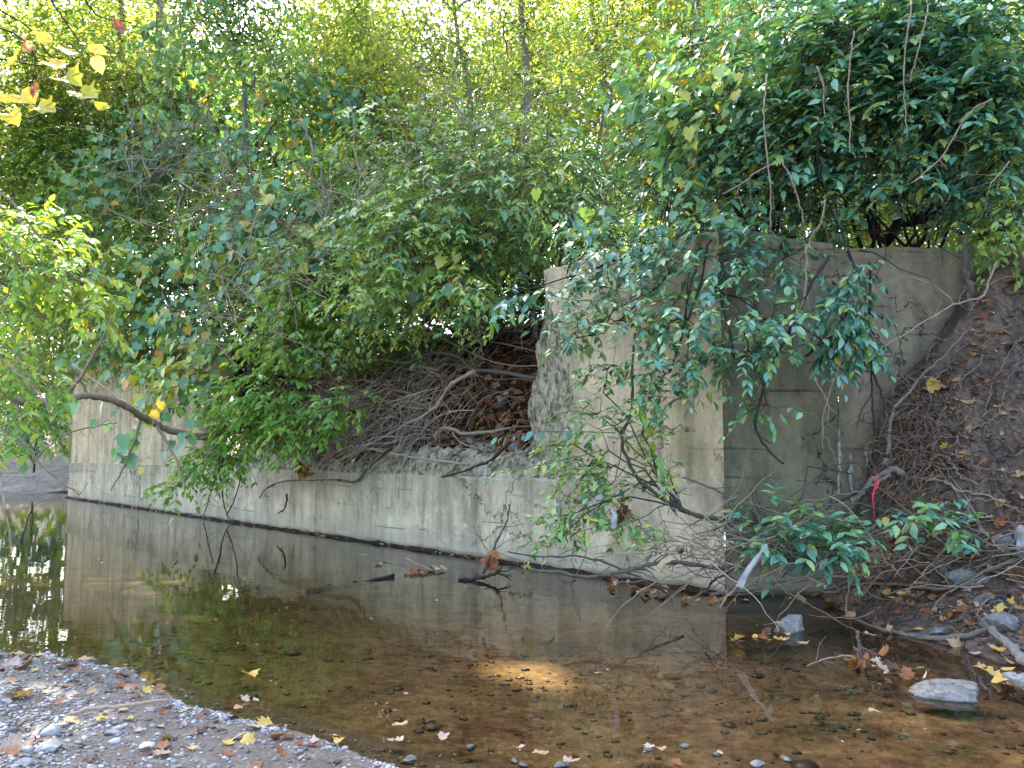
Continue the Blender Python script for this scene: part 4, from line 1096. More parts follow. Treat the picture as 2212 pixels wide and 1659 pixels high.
def samp_bed(rs, n):
    x = rs.uniform(-3.5, 4.5, n); y = rs.uniform(3.1, 6.4, n); k = (y > y_water(x) + .05) & (x < np.interp(y, WY, WX)); x, y = x[k], y[k]
    k = rs.rand(len(x)) < .25 + .75 * smooth(.1, .5, fbm(x * 1.1, y * 1.1, 151) + .3) * (1 - .6 * smooth(4.6, 6.2, y)); x, y = x[k], y[k]
    return np.stack([x, y, z_bed(x, y) + .004], 1)
scatter_pebbles("bed_stones", "dark stones and sunk leaves on the creek bed", 2600, samp_bed, .034, M_PEB, 9, (.12, .16), .35)

def samp_mud(rs, n):
    x = rs.uniform(2.9, 5.4, n); y = rs.uniform(4.6, 7.7, n); z = z_mud(x, y); k = (z > .03) & (rs.rand(n) < .2 + .8 * smooth(-.1, .4, fbm(x * 2, y * 2, 161)))
    return np.stack([x, y, z + .004], 1)[k]
scatter_pebbles("soil_clods", "dark clods and grit on the mud heap", 7000, samp_mud, .030, M_MUD, 12, (.5, .2))
scatter_pebbles("mud_stones", "small grey stones scattered in the mud", 420, samp_mud, .030, M_PEB, 13, (.28, .18))

# ------------------------------------------------------------------ fallen leaves
def curl_leaf(tpl, seed, tint):
    rs = np.random.RandomState(seed)
    v, faces = tpl; v = v.copy(); v[:, 0] -= .45
    # subdivide the fan once outward so that it can curl
    c, ring = v[:1], v[1:]
    midr = (c + ring) / 2
    V = np.vstack([c, midr, ring]); n = len(ring); k = np.arange(n); k2 = (k + 1) % n
    F3 = np.stack([0 * k, 1 + k2, 1 + k], 1); F4 = np.stack([1 + k, 1 + k2, 1 + n + k2, 1 + n + k], 1)
    if tpl is LT_MAPLE or tpl is LT_GRAPE: V[1 + n:, :2] *= rs.uniform(.9, 1.08, (n, 1))
    a, b = rs.uniform(.25, .9), rs.uniform(-.3, .55)
    V[:, 2] = a * V[:, 1] ** 2 + b * V[:, 0] ** 2 + .10 * np.sin(V[:, 0] * 7 + seed) * V[:, 1] + rs.normal(0, .02, len(V))
    V[:, 2] -= V[:, 2].min() 
    # stalk
    s = len(V); st = np.array([[-.43, .012, V[0, 2]], [-.43, -.012, V[0, 2]], [-.85, .02 + rs.normal(0, .08), .02 + V[0, 2] * .5], [-.85, rs.normal(0, .08), .02]])
    V = np.vstack([V, st])
    return mesh_np("fallen_leaf", V, [F3, np.vstack([F4, [[s, s + 1, s + 3, s + 2]]])], np.clip(tint + np.concatenate([rs.normal(0, .03, s), [0] * 4]), 0, 1))
LEAF_COLS = {"dark brown": .08, "rust brown": .33, "tan": .60, "yellow": .82, "pale pinkish": .93}
LEAF_MESH = {c: [curl_leaf(t, 7 * i + int(v * 90), v) for i, t in enumerate((LT_MAPLE, LT_GRAPE, LT_ELLIP, LT_MAPLE))] for c, v in LEAF_COLS.items()}
for ms in LEAF_MESH.values():
    for me in ms: me.materials.append(M_DEAD)
LEAF_N = [0]
def drop_leaf(q, size, colour, where, group, rs, tilt=.35):
    me = LEAF_MESH[colour][rs.randint(4)]
    o = bpy.data.objects.new("fallen_leaf", me); COL.objects.link(o)
    o.location = tuple(q); o.scale = (size, size, size)
    o.rotation_euler = (rs.normal(0, tilt), rs.normal(0, tilt), rs.rand() * 6.283)
    tag(o, "%s fallen leaf %s" % (colour, where), "leaf", "%s leaves %s" % (colour, group)); LEAF_N[0] += 1
cols = list(LEAF_COLS)
def pick(rs, w): return cols[rs.choice(5, p=np.array(w) / sum(w))]
rs = np.random.RandomState(77)
GW = ("lying on the gravel bar", "on the gravel bar")
for zx, zy, s, c in ((110, 900, 100, "tan"), (90, 955, 110, "pale pinkish"), (190, 940, 60, "tan"), (170, 985, 120, "rust brown"), (545, 920, 110, "tan"), (455, 960, 100, "pale pinkish"), (510, 1000, 90, "rust brown"), (590, 1020, 80, "pale pinkish"),
        (760, 1025, 60, "tan"), (60, 1095, 90, "tan"), (415, 1120, 80, "tan"), (700, 1140, 60, "dark brown"), (870, 1095, 90, "rust brown"), (1010, 1050, 70, "rust brown"), (1040, 1085, 90, "rust brown"), (910, 1150, 150, "tan"), (1040, 1130, 80, "rust brown"),
        (110, 1165, 110, "tan"), (150, 1210, 120, "yellow"), (80, 1225, 110, "dark brown"), (390, 1235, 90, "rust brown"), (470, 1365, 110, "tan"), (1080, 1225, 90, "dark brown"), (1490, 1190, 80, "rust brown"), (1545, 1215, 110, "tan"), (1595, 1165, 60, "pale pinkish"), (1660, 1172, 80, "pale pinkish"),
        (1400, 1310, 80, "rust brown"), (1375, 1355, 100, "rust brown"), (1440, 1370, 80, "tan"), (1540, 1430, 140, "tan"), (1605, 1455, 120, "yellow"), (1640, 1355, 110, "pale pinkish"), (1705, 1330, 100, "yellow"), (1800, 1335, 70, "pale pinkish"), (2030, 1450, 120, "pale pinkish"), (2170, 1395, 70, "pale pinkish"), (2190, 1430, 80, "yellow"),
        (70, 1570, 160, "pale pinkish"), (180, 1545, 90, "rust brown"), (60, 1610, 140, "rust brown"), (215, 1500, 90, "pale pinkish"), (280, 1510, 90, "dark brown"), (530, 1525, 100, "dark brown"), (1040, 1575, 120, "pale pinkish"), (960, 1570, 90, "dark brown"), (940, 1540, 70, "rust brown"), (580, 1630, 90, "dark brown"), (1950, 1565, 70, "pale pinkish"), (670, 1340, 80, "yellow"),
        (230, 1010, 50, "yellow"), (310, 1165, 60, "tan"), (600, 1150, 60, "tan"), (1200, 1240, 60, "yellow"), (800, 1265, 60, "tan"), (900, 1400, 70, "pale pinkish"), (1240, 1410, 50, "tan"), (1240, 1520, 60, "yellow"), (320, 1290, 70, "rust brown"), (140, 1440, 80, "rust brown"), (330, 1420, 60, "dark brown")):
    q = G(zx / 3., 1106 + zy / 3., .05); q[2] = max(z_gravel(q[0], q[1]), 0) + .008
    drop_leaf(q, px(s / 3., q[1]) * .95, c, *GW, rs, .30)
for k in range(58):
    x = rs.uniform(-3.6, -.2); y = y_water(x) - abs(rs.normal(0, .28)) - .02
    q = np.array([x, y, z_gravel(x, y) + .006]); drop_leaf(q, rs.uniform(.04, .08), pick(rs, (3, 4, 3, 1, 3)), *GW, rs, .3)
WW = ("floating on the open creek water", "floating on the open creek")
for zx, zy, s, c in ((145, 280, 60, "tan"), (235, 340, 60, "pale pinkish"), (370, 1385, 110, "tan"), (350, 1485, 110, "pale pinkish"), (660, 1465, 80, "pale pinkish"), (420, 1180, 40, "tan"), (1165, 1525, 60, "pale pinkish"), (1280, 1565, 110, "tan"), (1490, 1620, 110, "pale pinkish"), (1990, 1525, 70, "pale pinkish"), (2070, 1535, 80, "tan"), (2170, 1630, 100, "rust brown"),
        (640, 265, 50, "tan"), (830, 300, 40, "yellow"), (1510, 440, 50, "tan"), (1660, 1045, 50, "tan"), (610, 575, 34, "tan")):
    q = G(737.3 + zx / 3., 1106 + zy / 3., .004); drop_leaf(q, px(s / 3., q[1]), c, *WW, rs, .10)
for zx, zy, s, c in ((1625, 1060, 120, "yellow"), (1240, 1292, 70, "tan"), (1915, 1010, 100, "tan"), (1540, 1010, 60, "tan"), (1745, 1100, 50, "rust brown"), (1810, 1095, 45, "tan"), (1220, 800, 70, "pale pinkish"), (240, 1565, 80, "pale pinkish"), (640, 830, 100, "yellow"), (790, 850, 70, "tan"), (410, 575, 60, "tan")):
    if zx == 1625: q = G(zx / 3., 1106 + zy / 3., .004)
    else: q = G(1474.7 + zx / 3., 1106 + zy / 3., .004)
    drop_leaf(q, px(s / 3., q[1]), c, *WW, rs, .10)
MW = ("lying on the dark mud bank", "on the mud bank")
for zx, zy, s, c in ((1275, 530, 60, "tan"), (1375, 575, 60, "rust brown"), (1470, 630, 80, "tan"), (1540, 632, 80, "rust brown"), (1410, 660, 80, "rust brown"), (1040, 660, 90, "tan"), (1085, 680, 70, "tan"), (955, 600, 60, "yellow"), (940, 630, 90, "rust brown"), (850, 550, 90, "rust brown"), (760, 565, 70, "tan"), (690, 570, 60, "yellow"),
        (1530, 770, 100, "yellow"), (1690, 470, 90, "tan"), (1740, 470, 50, "yellow"), (1815, 560, 50, "rust brown"), (1790, 600, 80, "tan"), (1820, 640, 90, "rust brown"), (1690, 700, 80, "tan"), (1650, 715, 80, "rust brown"), (1760, 670, 90, "rust brown"), (1800, 720, 100, "tan"), (1860, 745, 110, "rust brown"), (1930, 710, 110, "rust brown"), (1780, 790, 90, "rust brown"), (1970, 680, 70, "tan"), (2050, 670, 100, "yellow"), (2140, 620, 90, "yellow"),
        (2100, 640, 80, "yellow"), (1765, 875, 110, "tan"), (2040, 915, 120, "yellow"), (1900, 940, 80, "pale pinkish"), (2140, 1000, 120, "tan"), (2110, 1065, 90, "yellow"), (2030, 1180, 120, "yellow"), (2060, 1240, 110, "yellow"), (2120, 1250, 120, "tan"), (2160, 1210, 90, "yellow"), (2200, 1260, 90, "tan"), (2130, 1270, 90, "rust brown"), (1260, 745, 80, "rust brown"), (1340, 800, 80, "tan"), (1390, 805, 60, "rust brown"), (1670, 800, 60, "pale pinkish"),
        (2210, 790, 60, "rust brown"), (2140, 400, 90, "rust brown"), (2130, 450, 100, "tan"), (1530, 420, 60, "rust brown"), (1350, 260, 100, "rust brown"), (1130, 310, 110, "dark brown"), (1560, 330, 60, "tan"), (1840, 320, 80, "yellow"), (2000, 60, 140, "tan"), (2060, 80, 120, "rust brown"), (1880, 100, 60, "yellow"), (1980, 140, 90, "rust brown"), (2150, 110, 80, "rust brown")):
    q = on_mud(1474.7 + zx / 3., 1106 + zy / 3.); q[2] = max(q[2], 0) + .012
    drop_leaf(q, px(s / 3., q[1]), c, *MW, rs, .4)
for zx, zy, s, c in ((1610, 830, 110, "yellow"), (1690, 850, 90, "tan"), (1720, 820, 80, "rust brown"), (1760, 930, 90, "tan"), (1850, 945, 90, "tan"), (1880, 890, 60, "rust brown"), (1680, 1240, 60, "yellow"), (1930, 1345, 90, "tan"), (1820, 1370, 120, "rust brown"), (1850, 1400, 80, "dark brown"), (2190, 1410, 70, "tan"), (2200, 1570, 80, "tan"), (2100, 1510, 70, "rust brown"), (1740, 1590, 80, "tan"), (2120, 180, 90, "rust brown"), (2180, 200, 90, "rust brown"), (2100, 240, 70, "yellow"), (2010, 340, 40, "tan"), (1970, 320, 50, "rust brown"), (1400, 1150, 80, "rust brown"), (1270, 1230, 70, "rust brown"), (1300, 1280, 60, "dark brown"), (1430, 1240, 80, "dark brown")):
    q = on_mud(1474.7 + zx / 3., 553 + zy / 3.); q[1] -= .03
    drop_leaf(q, px(s / 3., q[1]), c, *MW, rs, .6)
# rafts and drifts of leaves
def drift(pts, n, spread, size, w, where, group, z=.006, pile=.03, seed=0):
    rs = np.random.RandomState(seed); c = catmull([G(1474.7 + x / 3., 1106 + y / 3., z) for x, y in pts], 8)
    for k in range(n):
        q = c[rs.randint(len(c))] + np.array([rs.normal(0, spread), rs.normal(0, spread * .7), abs(rs.normal(0, pile))])
        drop_leaf(q, size * rs.uniform(.6, 1.1), pick(rs, w), where, group, rs, .45)
drift([(320, 860), (430, 840), (540, 800), (620, 770)], 22, .05, .075, (2, 4, 2, 4, 0), "in the floating drift beside the square stone block", "drifted beside the stone block", seed=1)
drift([(1050, 960), (1150, 960), (1240, 1010), (1400, 1070), (1570, 1120)], 30, .04, .085, (6, 4, 1, 0, 2), "in the drift trailing from the long pale rock", "drifted against the long rock", pile=.035, seed=2)
drift([(-1760, 400), (-1650, 385), (-1520, 370)], 22, .06, .085, (1, 4, 5, 1, 2), "in the small raft on mid creek before the low wall", "rafted on mid creek", pile=.02, seed=3)
drift([(-540, 490), (-400, 500), (-240, 530), (-100, 540)], 24, .05, .085, (2, 4, 4, 3, 0), "gathered along the foot of the tall panel", "gathered at the wall foot", seed=4)
drift([(30, 570), (200, 580), (290, 575)], 9, .05, .085, (1, 3, 3, 3, 0), "gathered at the foot of the abutment corner", "gathered at the abutment corner", seed=5)
# leaf litter nobody could count
def litter(name, label, pts, nrm, size, mid, sd, seed):
    rs = np.random.RandomState(seed); mb = MB(); n = len(pts)
    for tpl in (LT_GRAPE, LT_OVAL, LT_MAPLE):
        k = rs.rand(n) < .4
        m = k.sum(); a = rs.rand(m) * 6.283
        put_leaves(mb, tpl, pts[k], np.stack([np.cos(a), np.sin(a), rs.normal(-.2, .3, m)], 1), nrm[k] + rs.normal(0, .45, (m, 3)), size * rs.uniform(.5, 1.1, m), np.clip(rs.normal(mid, sd, m), 0, 1))
    return tag(mb.build(name, M_DEAD), label, kind="stuff")
rs = np.random.RandomState(31)
t_ = rs.uniform(1.0, 16, 8000); d_ = .40 + np.abs(rs.normal(0, 1.2, 8000)); k = d_ < 4
lp = bank_pt(t_[k], d_[k]) + [0, 0, .012]
litter("leaf_litter", "brown dead leaves carpeting the soil bank behind the low ledge", lp, np.tile(NW * .6 + [0, 0, .8], (len(lp), 1)), .17, .34, .17, 5)
x_ = rs.uniform(2.9, 5.4, 2600); y_ = rs.uniform(5.0, 7.6, 2600); z_ = z_mud(x_, y_); k = (z_ > .12) & (rs.rand(2600) < .25 + .75 * smooth(-.1, .4, fbm(x_ * 1.5, y_ * 1.5, 171)))
litter("leaf_litter", "small broken brown leaves scattered over the mud bank", np.stack([x_, y_, z_ + .008], 1)[k], np.tile([-.2, -.5, .8], (k.sum(), 1)), .08, .42, .2, 6)
nw_ = 420; t_ = rs.uniform(0, LEN, nw_)
litter("leaf_litter", "leaf crumbs along the wet foot of the wing wall", W(t_, -.05 - np.abs(rs.normal(0, .035, nw_)), .012 + 0 * t_), np.tile([0, 0, 1.], (nw_, 1)), .06, .45, .22, 7)
x_ = rs.uniform(-9, 3, 900); y_ = rs.uniform(3.6, 15, 900); k = (y_ > y_water(x_) + .1) & (rs.rand(900) < .25 + .75 * smooth(.0, .4, fbm(x_ * .6, y_ * .6, 211)))
tw_ = (np.stack([x_, y_, 0 * x_], 1) - CW) @ NW; k &= (tw_ > .15) & (x_ < 2.7)
litter("floating_crumbs", "tiny pale leaf crumbs and scum drifting on the water", np.stack([x_, y_, .004 + 0 * x_], 1)[k], np.tile([0, 0, 3.], (k.sum(), 1)), .022, .75, .2, 8)
# muck line at the foot of the wing wall
t_ = np.linspace(-.02, LEN, 500)[:, None]; a_ = np.linspace(0, 1, 6)[None]
hh = .035 + .03 * fbm(t_ * 3, t_ * 0, 181); ww = .09 + .06 * fbm(t_ * 2, t_ * 0, 183)
V = W(t_ + 0 * a_, -.03 - ww * a_ + .0 * t_, hh * (1 - a_ ** 2) - .012 * a_ + .012 * fbm(t_ * 9, a_ * 3, 185) * (1 - a_))
tag(link("muck_strip", grid_mesh("muck_strip", V, flip=True), M_SOIL), kind="stuff", label="wet black muck along the foot of the wing wall")

# ------------------------------------------------------------------ branches, roots, sticks
def stick(name, label, cat, pts, r0, r1, mat, seed=0, group=None, tint=.5, sides=7, wob=.004, twigs=0, tw=.25, parent=None, knots=.13):
    """pts are points in the place; radii in metres"""
    mb = MB(); c = mb.tube(pts, r0, r1, sides, 5, max(wob, .30 * min(r0, r1)), seed, tint, knots)
    rs = np.random.RandomState(seed)
    if twigs:
        i = rs.randint(len(c) // 5, len(c), twigs); T = unit(np.gradient(c, axis=0))[i]
        d = unit(T * .6 + rs.normal(0, .6, (twigs, 3))); L = tw * rs.uniform(.3, 1, (twigs, 1))
        rr = min(min(r0, r1) * .5, .007); mb.edges(c[i], c[i] + d * L, rr, rr * .6, .12, rs, 4, tint)
        j = rs.randint(0, twigs, twigs); mb.edges(c[i[j]] + d[j] * L[j] * .6, c[i[j]] + d[j] * L[j] * .6 + unit(d[j] + rs.normal(0, .5, (twigs, 3))) * L * .5, rr * .7, rr * .4, .12, rs, 3, tint)
    o = mb.build(name, mat, parent, True)
    return tag(o, label, cat, group) if parent is None else o
def Z(off, zs, fn): return [fn(off[0] + x / 3., off[1] + y / 3.) for x, y in zs]
Z4, Z5, Z6, Z7, Z8, Z9 = (0, 553), (737.3, 553), (1474.7, 553), (0, 1106), (737.3, 1106), (1474.7, 1106)
wf = lambda off: (lambda x, y: wall_pt(x, y, off))
yf = lambda Y: (lambda x, y: P(x, y, Y))
gf = lambda z: (lambda x, y: G(x, y, z))
# the arching bough in front of the left panel
pts = [P(a, b, Y) for a, b, Y in ((-90, 835, 9.2), (0, 853, 9.6), (67, 868, 10.), (133, 863, 10.4), (187, 855, 10.8), (233, 860, 11.2), (277, 880, 11.6), (305, 899, 12.), (335, 915, 12.4), (383, 935, 12.9), (440, 943, 13.3), (520, 930, 13.8))]
ar = empty("arching_bough", tuple(pts[0]), "bare arching bough before the far left wall panel, round leaves hanging from it", "bough", "boughs hanging in from the left")
mb = MB(); mb.tube(pts, .040, .062, 9, 6, .008, 3, .55, .07)
for a, b, Y, a2, b2 in ((65, 868, 10, 28, 800), (140, 862, 10.4, 240, 690), (305, 899, 12, 240, 1060), (187, 855, 10.8, 150, 790), (335, 915, 12.4, 400, 1050)):
    mb.tube([P(a, b, Y), P((a + a2) / 2 + 8, (b + b2) / 2, Y - .1), P(a2, b2, Y - .3)], .03, .009, 5, 5, .006, a, .4)
mb.build("branch", bark_mat("bough_bark", [(.2, (.09, .062, .045)), (.5, (.25, .175, .12)), (.8, (.45, .34, .24))], 14.0), ar, True, pts[0])
lb = MB(); rs = np.random.RandomState(9)
pp, ss = [], []
for x, y, s in ((480, 990, 95), (665, 985, 80), (745, 1055, 40), (625, 1115, 60), (940, 1085, 80), (1000, 1040, 60), (1040, 985, 60), (1110, 1045, 40), (1230, 1100, 60), (800, 1200, 90), (850, 1230, 90), (800, 1280, 100), (760, 1320, 80), (830, 1340, 100), (740, 1290, 60), (880, 1180, 60), (1090, 1200, 70), (1120, 1240, 70), (1190, 1250, 80), (960, 1270, 60), (1060, 1310, 60), (920, 1410, 50), (920, 980, 60), (890, 1130, 70), (770, 1010, 30), (1180, 1190, 60), (1240, 1210, 60), (700, 1130, 60)):
    Y = 10.3 + x / 500.; pp.append(P(x / 3., 553 + y / 3., Y)); ss.append(px(s / 3., Y) * 1.15)
pp = np.array(pp); n_ = len(pp)
put_leaves(lb, LT_GRAPE, pp + np.array([0, 0, .1]), rs.normal(0, .4, (n_, 3)) + [0, -.2, -1], rs.normal(0, .4, (n_, 3)) + [-.2, -1, .5], np.array(ss), tints(rs, n_, .45, .2, .1))
lb.build("leaves", M_LEAF_GRAPE, ar, origin=pts[0])
# yellow leaves close overhead at the upper left
b0 = P(-160, 60, 3.6)
yl = empty("yellow_leaved_bough", tuple(b0), "thin twigs close overhead at upper left carrying large yellow and rust leaves", "bough", "boughs hanging in from the left")
mb = MB(); rs = np.random.RandomState(4)
for zs in (((-400, -300), (0, 30), (180, 170), (330, 330), (480, 520)), ((-400, 500), (0, 660), (180, 730), (300, 740), (520, 780)), ((-300, 420), (0, 410), (200, 405), (400, 400)), ((200, -300), (330, 60), (450, 200), (640, 380)), ((500, -200), (600, 90), (780, 140)), ((-300, 100), (0, 200), (120, 300), (190, 480), (200, 600)), ((380, 430), (520, 560), (640, 650))):
    mb.tube([P(x / 3., y / 3., 3.6) + rs.normal(0, .02, 3) for x, y in zs], .006, .0022, 5, 6, .002, 5, .3)
mb.build("twigs", M_STEM_DARK, yl, True, b0)
for x, y, s, t, ang, tp in ((300, 270, 150, .60, -.6, LT_OVAL), (440, 350, 170, .25, -.5, LT_OVAL), (60, 430, 120, .68, -2.5, LT_GRAPE), (370, 435, 140, .72, -.4, LT_GRAPE), (630, 330, 150, .66, -.5, LT_OVAL), (640, 420, 150, .82, -1.1, LT_OVAL), (470, 535, 160, .08, -.5, LT_GRAPE), (565, 625, 150, .05, -.4, LT_GRAPE), (670, 700, 120, .15, -.5, LT_OVAL), (180, 650, 150, .58, -.6, LT_GRAPE),
        (300, 720, 150, .2, -.3, LT_GRAPE), (100, 775, 120, .5, -.9, LT_GRAPE), (775, 180, 120, .97, -1.0, LT_OVAL), (190, 310, 120, .9, -1.0, LT_OVAL), (228, 580, 110, .93, -1.6, LT_OVAL), (20, 640, 90, .6, -1., LT_OVAL)):
    l1 = MB(); q = P(x / 3., y / 3., 3.55); sz = px(s / 3., 3.55) * 1.2
    cv = curl_leaf(LT_ELLIP if tp is LT_OVAL else LT_GRAPE, int(x * 3 + y), t); nv_ = len(cv.vertices)
    co = np.empty(nv_ * 3, np.float32); cv.vertices.foreach_get("co", co); co = co.reshape(-1, 3) * [1, 1.15, 1.5]
    dv = unit(np.array([cos(ang), -.25, sin(ang)])); nm = np.array([rs.normal(0, .45), -1., .7 + rs.normal(0, .3)]); zz_ = unit(nm - dv * (nm @ dv)); yy_ = np.cross(zz_, dv)
    wv = q + sz * (co[:, :1] * dv + co[:, 1:2] * yy_ + co[:, 2:] * zz_); fs = [list(p_.vertices) for p_ in cv.polygons]; bpy.data.meshes.remove(cv)
    l1.add(wv, [np.array([f_ for f_ in fs if len(f_) == k_]) for k_ in (3, 4)], np.clip(t + rs.normal(0, .04, nv_), 0, 1))
    l1.build("leaf", M_LEAF_YELLOW, yl, origin=b0)
# ledge branches
LG = "dead branches lying over the broken ledge"
def ledge(zs, off, r0, r1, lab, mat, seed, fn=None, tint=.6, **kw):
    return stick("dead_branch", lab, "branch", Z(Z5, zs, fn or wf(off)), r0, r1, mat, seed, LG, tint, **kw)
ledge([(-60, 1350), (0, 1320), (300, 1160), (590, 1000), (640, 940), (720, 830), (860, 750)], .25, .022, .03, "long pale bare branch rising across the soil bank to an elbow", M_TWIG_PALE, 1)
ledge([(180, 900), (300, 780), (450, 690), (600, 630), (750, 650), (850, 735), (1000, 750), (1280, 795)], .5, .014, .034, "dark arching branch ending against the torn wall end", M_STEM, 2)
ledge([(560, 1240), (600, 1190), (640, 1130), (700, 1118), (800, 1150), (950, 1140), (1100, 1110)], .40, .045, .018, "thick tan root curling over the ledge", M_TWIG_PALE, 3, tint=.45)
ledge([(150, 1240), (300, 1272), (500, 1310), (830, 1352)], -.02, .018, .016, "thin straight stick lying flat along the ledge face", M_TWIG_PALE, 4)
ledge([(1090, 1210), (960, 1330), (900, 1350), (780, 1400), (650, 1430)], -.04, .026, .012, "dark braided vine hanging over the ledge", M_STEM_DARK, 5)
ledge([(-20, 1455), (90, 1460), (160, 1390), (270, 1280), (300, 1250)], -.08, .016, .026, "brown bent stick drooping below the ledge", M_STEM, 6, tint=.7)
ledge([(840, 1050), (880, 980), (950, 910), (1120, 860)], .6, .020, .014, "short curved twig against the dark soil", M_STEM, 7, tint=.8)
ledge([(420, 1270), (560, 1100), (700, 1010), (860, 1000)], .3, .012, .008, "thin pale twig leaning on the tan root", M_TWIG_PALE, 8)
ledge([(720, 1140), (760, 1200), (820, 1225), (880, 1240)], .38, .013, .008, "small forked root tip beside the tan root", M_TWIG_PALE, 9)
ledge([(0, 1225), (200, 1240), (420, 1190), (590, 1180)], .3, .03, .03, "reddish half rotten limb lying on the ledge", M_STEM, 10, tint=.75)
ledge([(560, 460), (700, 560), (1000, 690), (1290, 715), (1400, 720)], .55, .010, .006, "long thin twig sweeping to the torn wall end", M_TWIG_PALE, 11, tint=.35)
ledge([(620, 500), (850, 530), (1080, 575), (1290, 625)], .75, .009, .006, "fine twig above the long sweeping twig", M_TWIG_PALE, 12, tint=.3)
# stems hanging down the low wall
HG = "dark stems hanging down the low wall"
for i, (zs, lab) in enumerate(((((1410, 1370), (1440, 1500), (1445, 1580), (1465, 1660), (1480, 1700)), "thick black vine hanging to the water below the bright cascade"), (((1560, 1390), (1545, 1500), (1510, 1600), (1470, 1680)), "curved black stem right of the thick one"),
        (((1400, 1440), (1370, 1520), (1340, 1620), (1320, 1680)), "fine black stem left of the thick one"), (((1855, 1540), (1858, 1590), (1840, 1640), (1800, 1670)), "short hooked rusty stem low on the wall"), (((1680, 1570), (1720, 1510), (1800, 1470), (1900, 1455), (2212, 1450)), "brown vine arching along the low wall"))):
    stick("hanging_vine", lab, "vine", Z(Z4, zs, wf(-.12)), .022 if i in (0, 3) else .013, .010, M_STEM_DARK if i < 3 else M_STEM, 20 + i, HG, twigs=4, tw=.3)
# stems of the straggling shrub and hanging vines by the abutment
stick("climbing_cane", "bare brown stem climbing in a bend before the tall panel from the root clump", "cane", [P(a, b, Y) for a, b, Y in ((1372, 720, 7.3), (1366, 800, 7.2), (1364, 886, 7.15), (1344, 943, 7.1), (1352, 986, 7.1), (1387, 1043, 7.05), (1474, 1100, 7.0), (1560, 1122, 6.95), (1680, 1128, 6.9), (1790, 1090, 6.95), (1880, 1045, 7.0))], .012, .024, M_STEM, 31, None, .55, twigs=26, tw=.4)
VG = "vines hanging by the abutment"
for i, (zs, r, lab, m, tn) in enumerate((
    (((1210, 40), (1215, 250), (1205, 480), (1220, 700), (1230, 950), (1240, 1170)), .014, "straight dark vine hanging down the pale face of the abutment", M_STEM_DARK, .6),
    (((1150, 670), (1230, 760), (1300, 930), (1290, 1020), (1255, 1150)), .012, "dark vine bowed out to the right of the straight one", M_STEM_DARK, .6),
    (((950, 0), (850, 150), (780, 300), (700, 470), (640, 590), (560, 740), (500, 950), (470, 1100), (540, 1240), (650, 1345)), .016, "long black vine snaking down the dark face", M_STEM_DARK, .5),
    (((1050, 470), (950, 520), (880, 580), (800, 650)), .02, "short thick black limb across the dark face", M_STEM_DARK, .4),
    (((800, -60), (800, 120), (790, 260), (745, 370), (700, 480)), .009, "pale thin vine hanging before the dark face", M_TWIG_PALE, .5),
    (((1030, 600), (1000, 760), (940, 930), (905, 1080), (910, 1250)), .009, "pale bent stalk hanging at the cracked joint", M_TWIG_PALE, .5),
    (((860, 800), (940, 960), (935, 1080)), .008, "pale stalk leaning beside the bent one", M_TWIG_PALE, .5),
    (((930, 1170), (990, 1320), (1040, 1480), (1060, 1620)), .009, "reddish cane slanting down to the root clump", M_STEM, .9),
    (((280, 310), (360, 410), (420, 560), (460, 700), (540, 890)), .008, "thin dark vine crossing the corner of the walls", M_STEM, .4),
    (((1220, 900), (1160, 1000), (1135, 1100)), .006, "wispy rootlet on the pale face", M_STEM_DARK, .6))):
    stick("hanging_vine", lab, "vine", Z(Z6, zs, yf(7.25 - .03 * i)), r, r * .6, m, 40 + i, VG, tn, twigs=6, tw=.25)
for i, (zs, Y, lab) in enumerate(((((550, 480), (530, 640), (530, 860), (570, 1240), (570, 1500)), 8.0, "pale vine hanging straight before the dark thicket"), (((870, 430), (910, 560), (915, 760)), 7.9, "short pale vine in the middle of the dark thicket"), (((1110, 200), (1085, 400), (1070, 640), (1085, 800), (1080, 990)), 7.8, "kinked pale vine below the broad grape leaves"),
        (((1490, 0), (1450, 250), (1430, 500), (1440, 700), (1455, 900)), 7.8, "long pale vine from the top edge into the thicket"), (((2000, 640), (1870, 720), (1750, 900), (1640, 1060), (1480, 1190)), 7.6, "pale cane slanting down to the left over the abutment top"), (((600, 1060), (500, 1100), (380, 1190), (260, 1260)), 7.9, "pale shoot pointing down left from the thicket"), (((640, 1030), (700, 1150), (760, 1330), (790, 1460)), 7.9, "brown cane hanging behind the blue-green shrub"), (((920, 1290), (905, 1420), (830, 1540), (800, 1660)), 7.7, "pale stalk hanging over the wall corner"),
        (((2120, 1040), (2060, 1120), (1990, 1200)), 7.5, "pale twig tip near the right edge"), (((1580, 0), (1590, 80), (1545, 260), (1500, 420), (1470, 540)), 7.8, "thin vine falling beside the long pale one"))):
    stick("hanging_vine", lab, "vine", Z((1474.7, 0), zs, yf(Y - .85)), .0075, .005, M_TWIG_PALE, 60 + i, VG, .5, twigs=5, tw=.3)
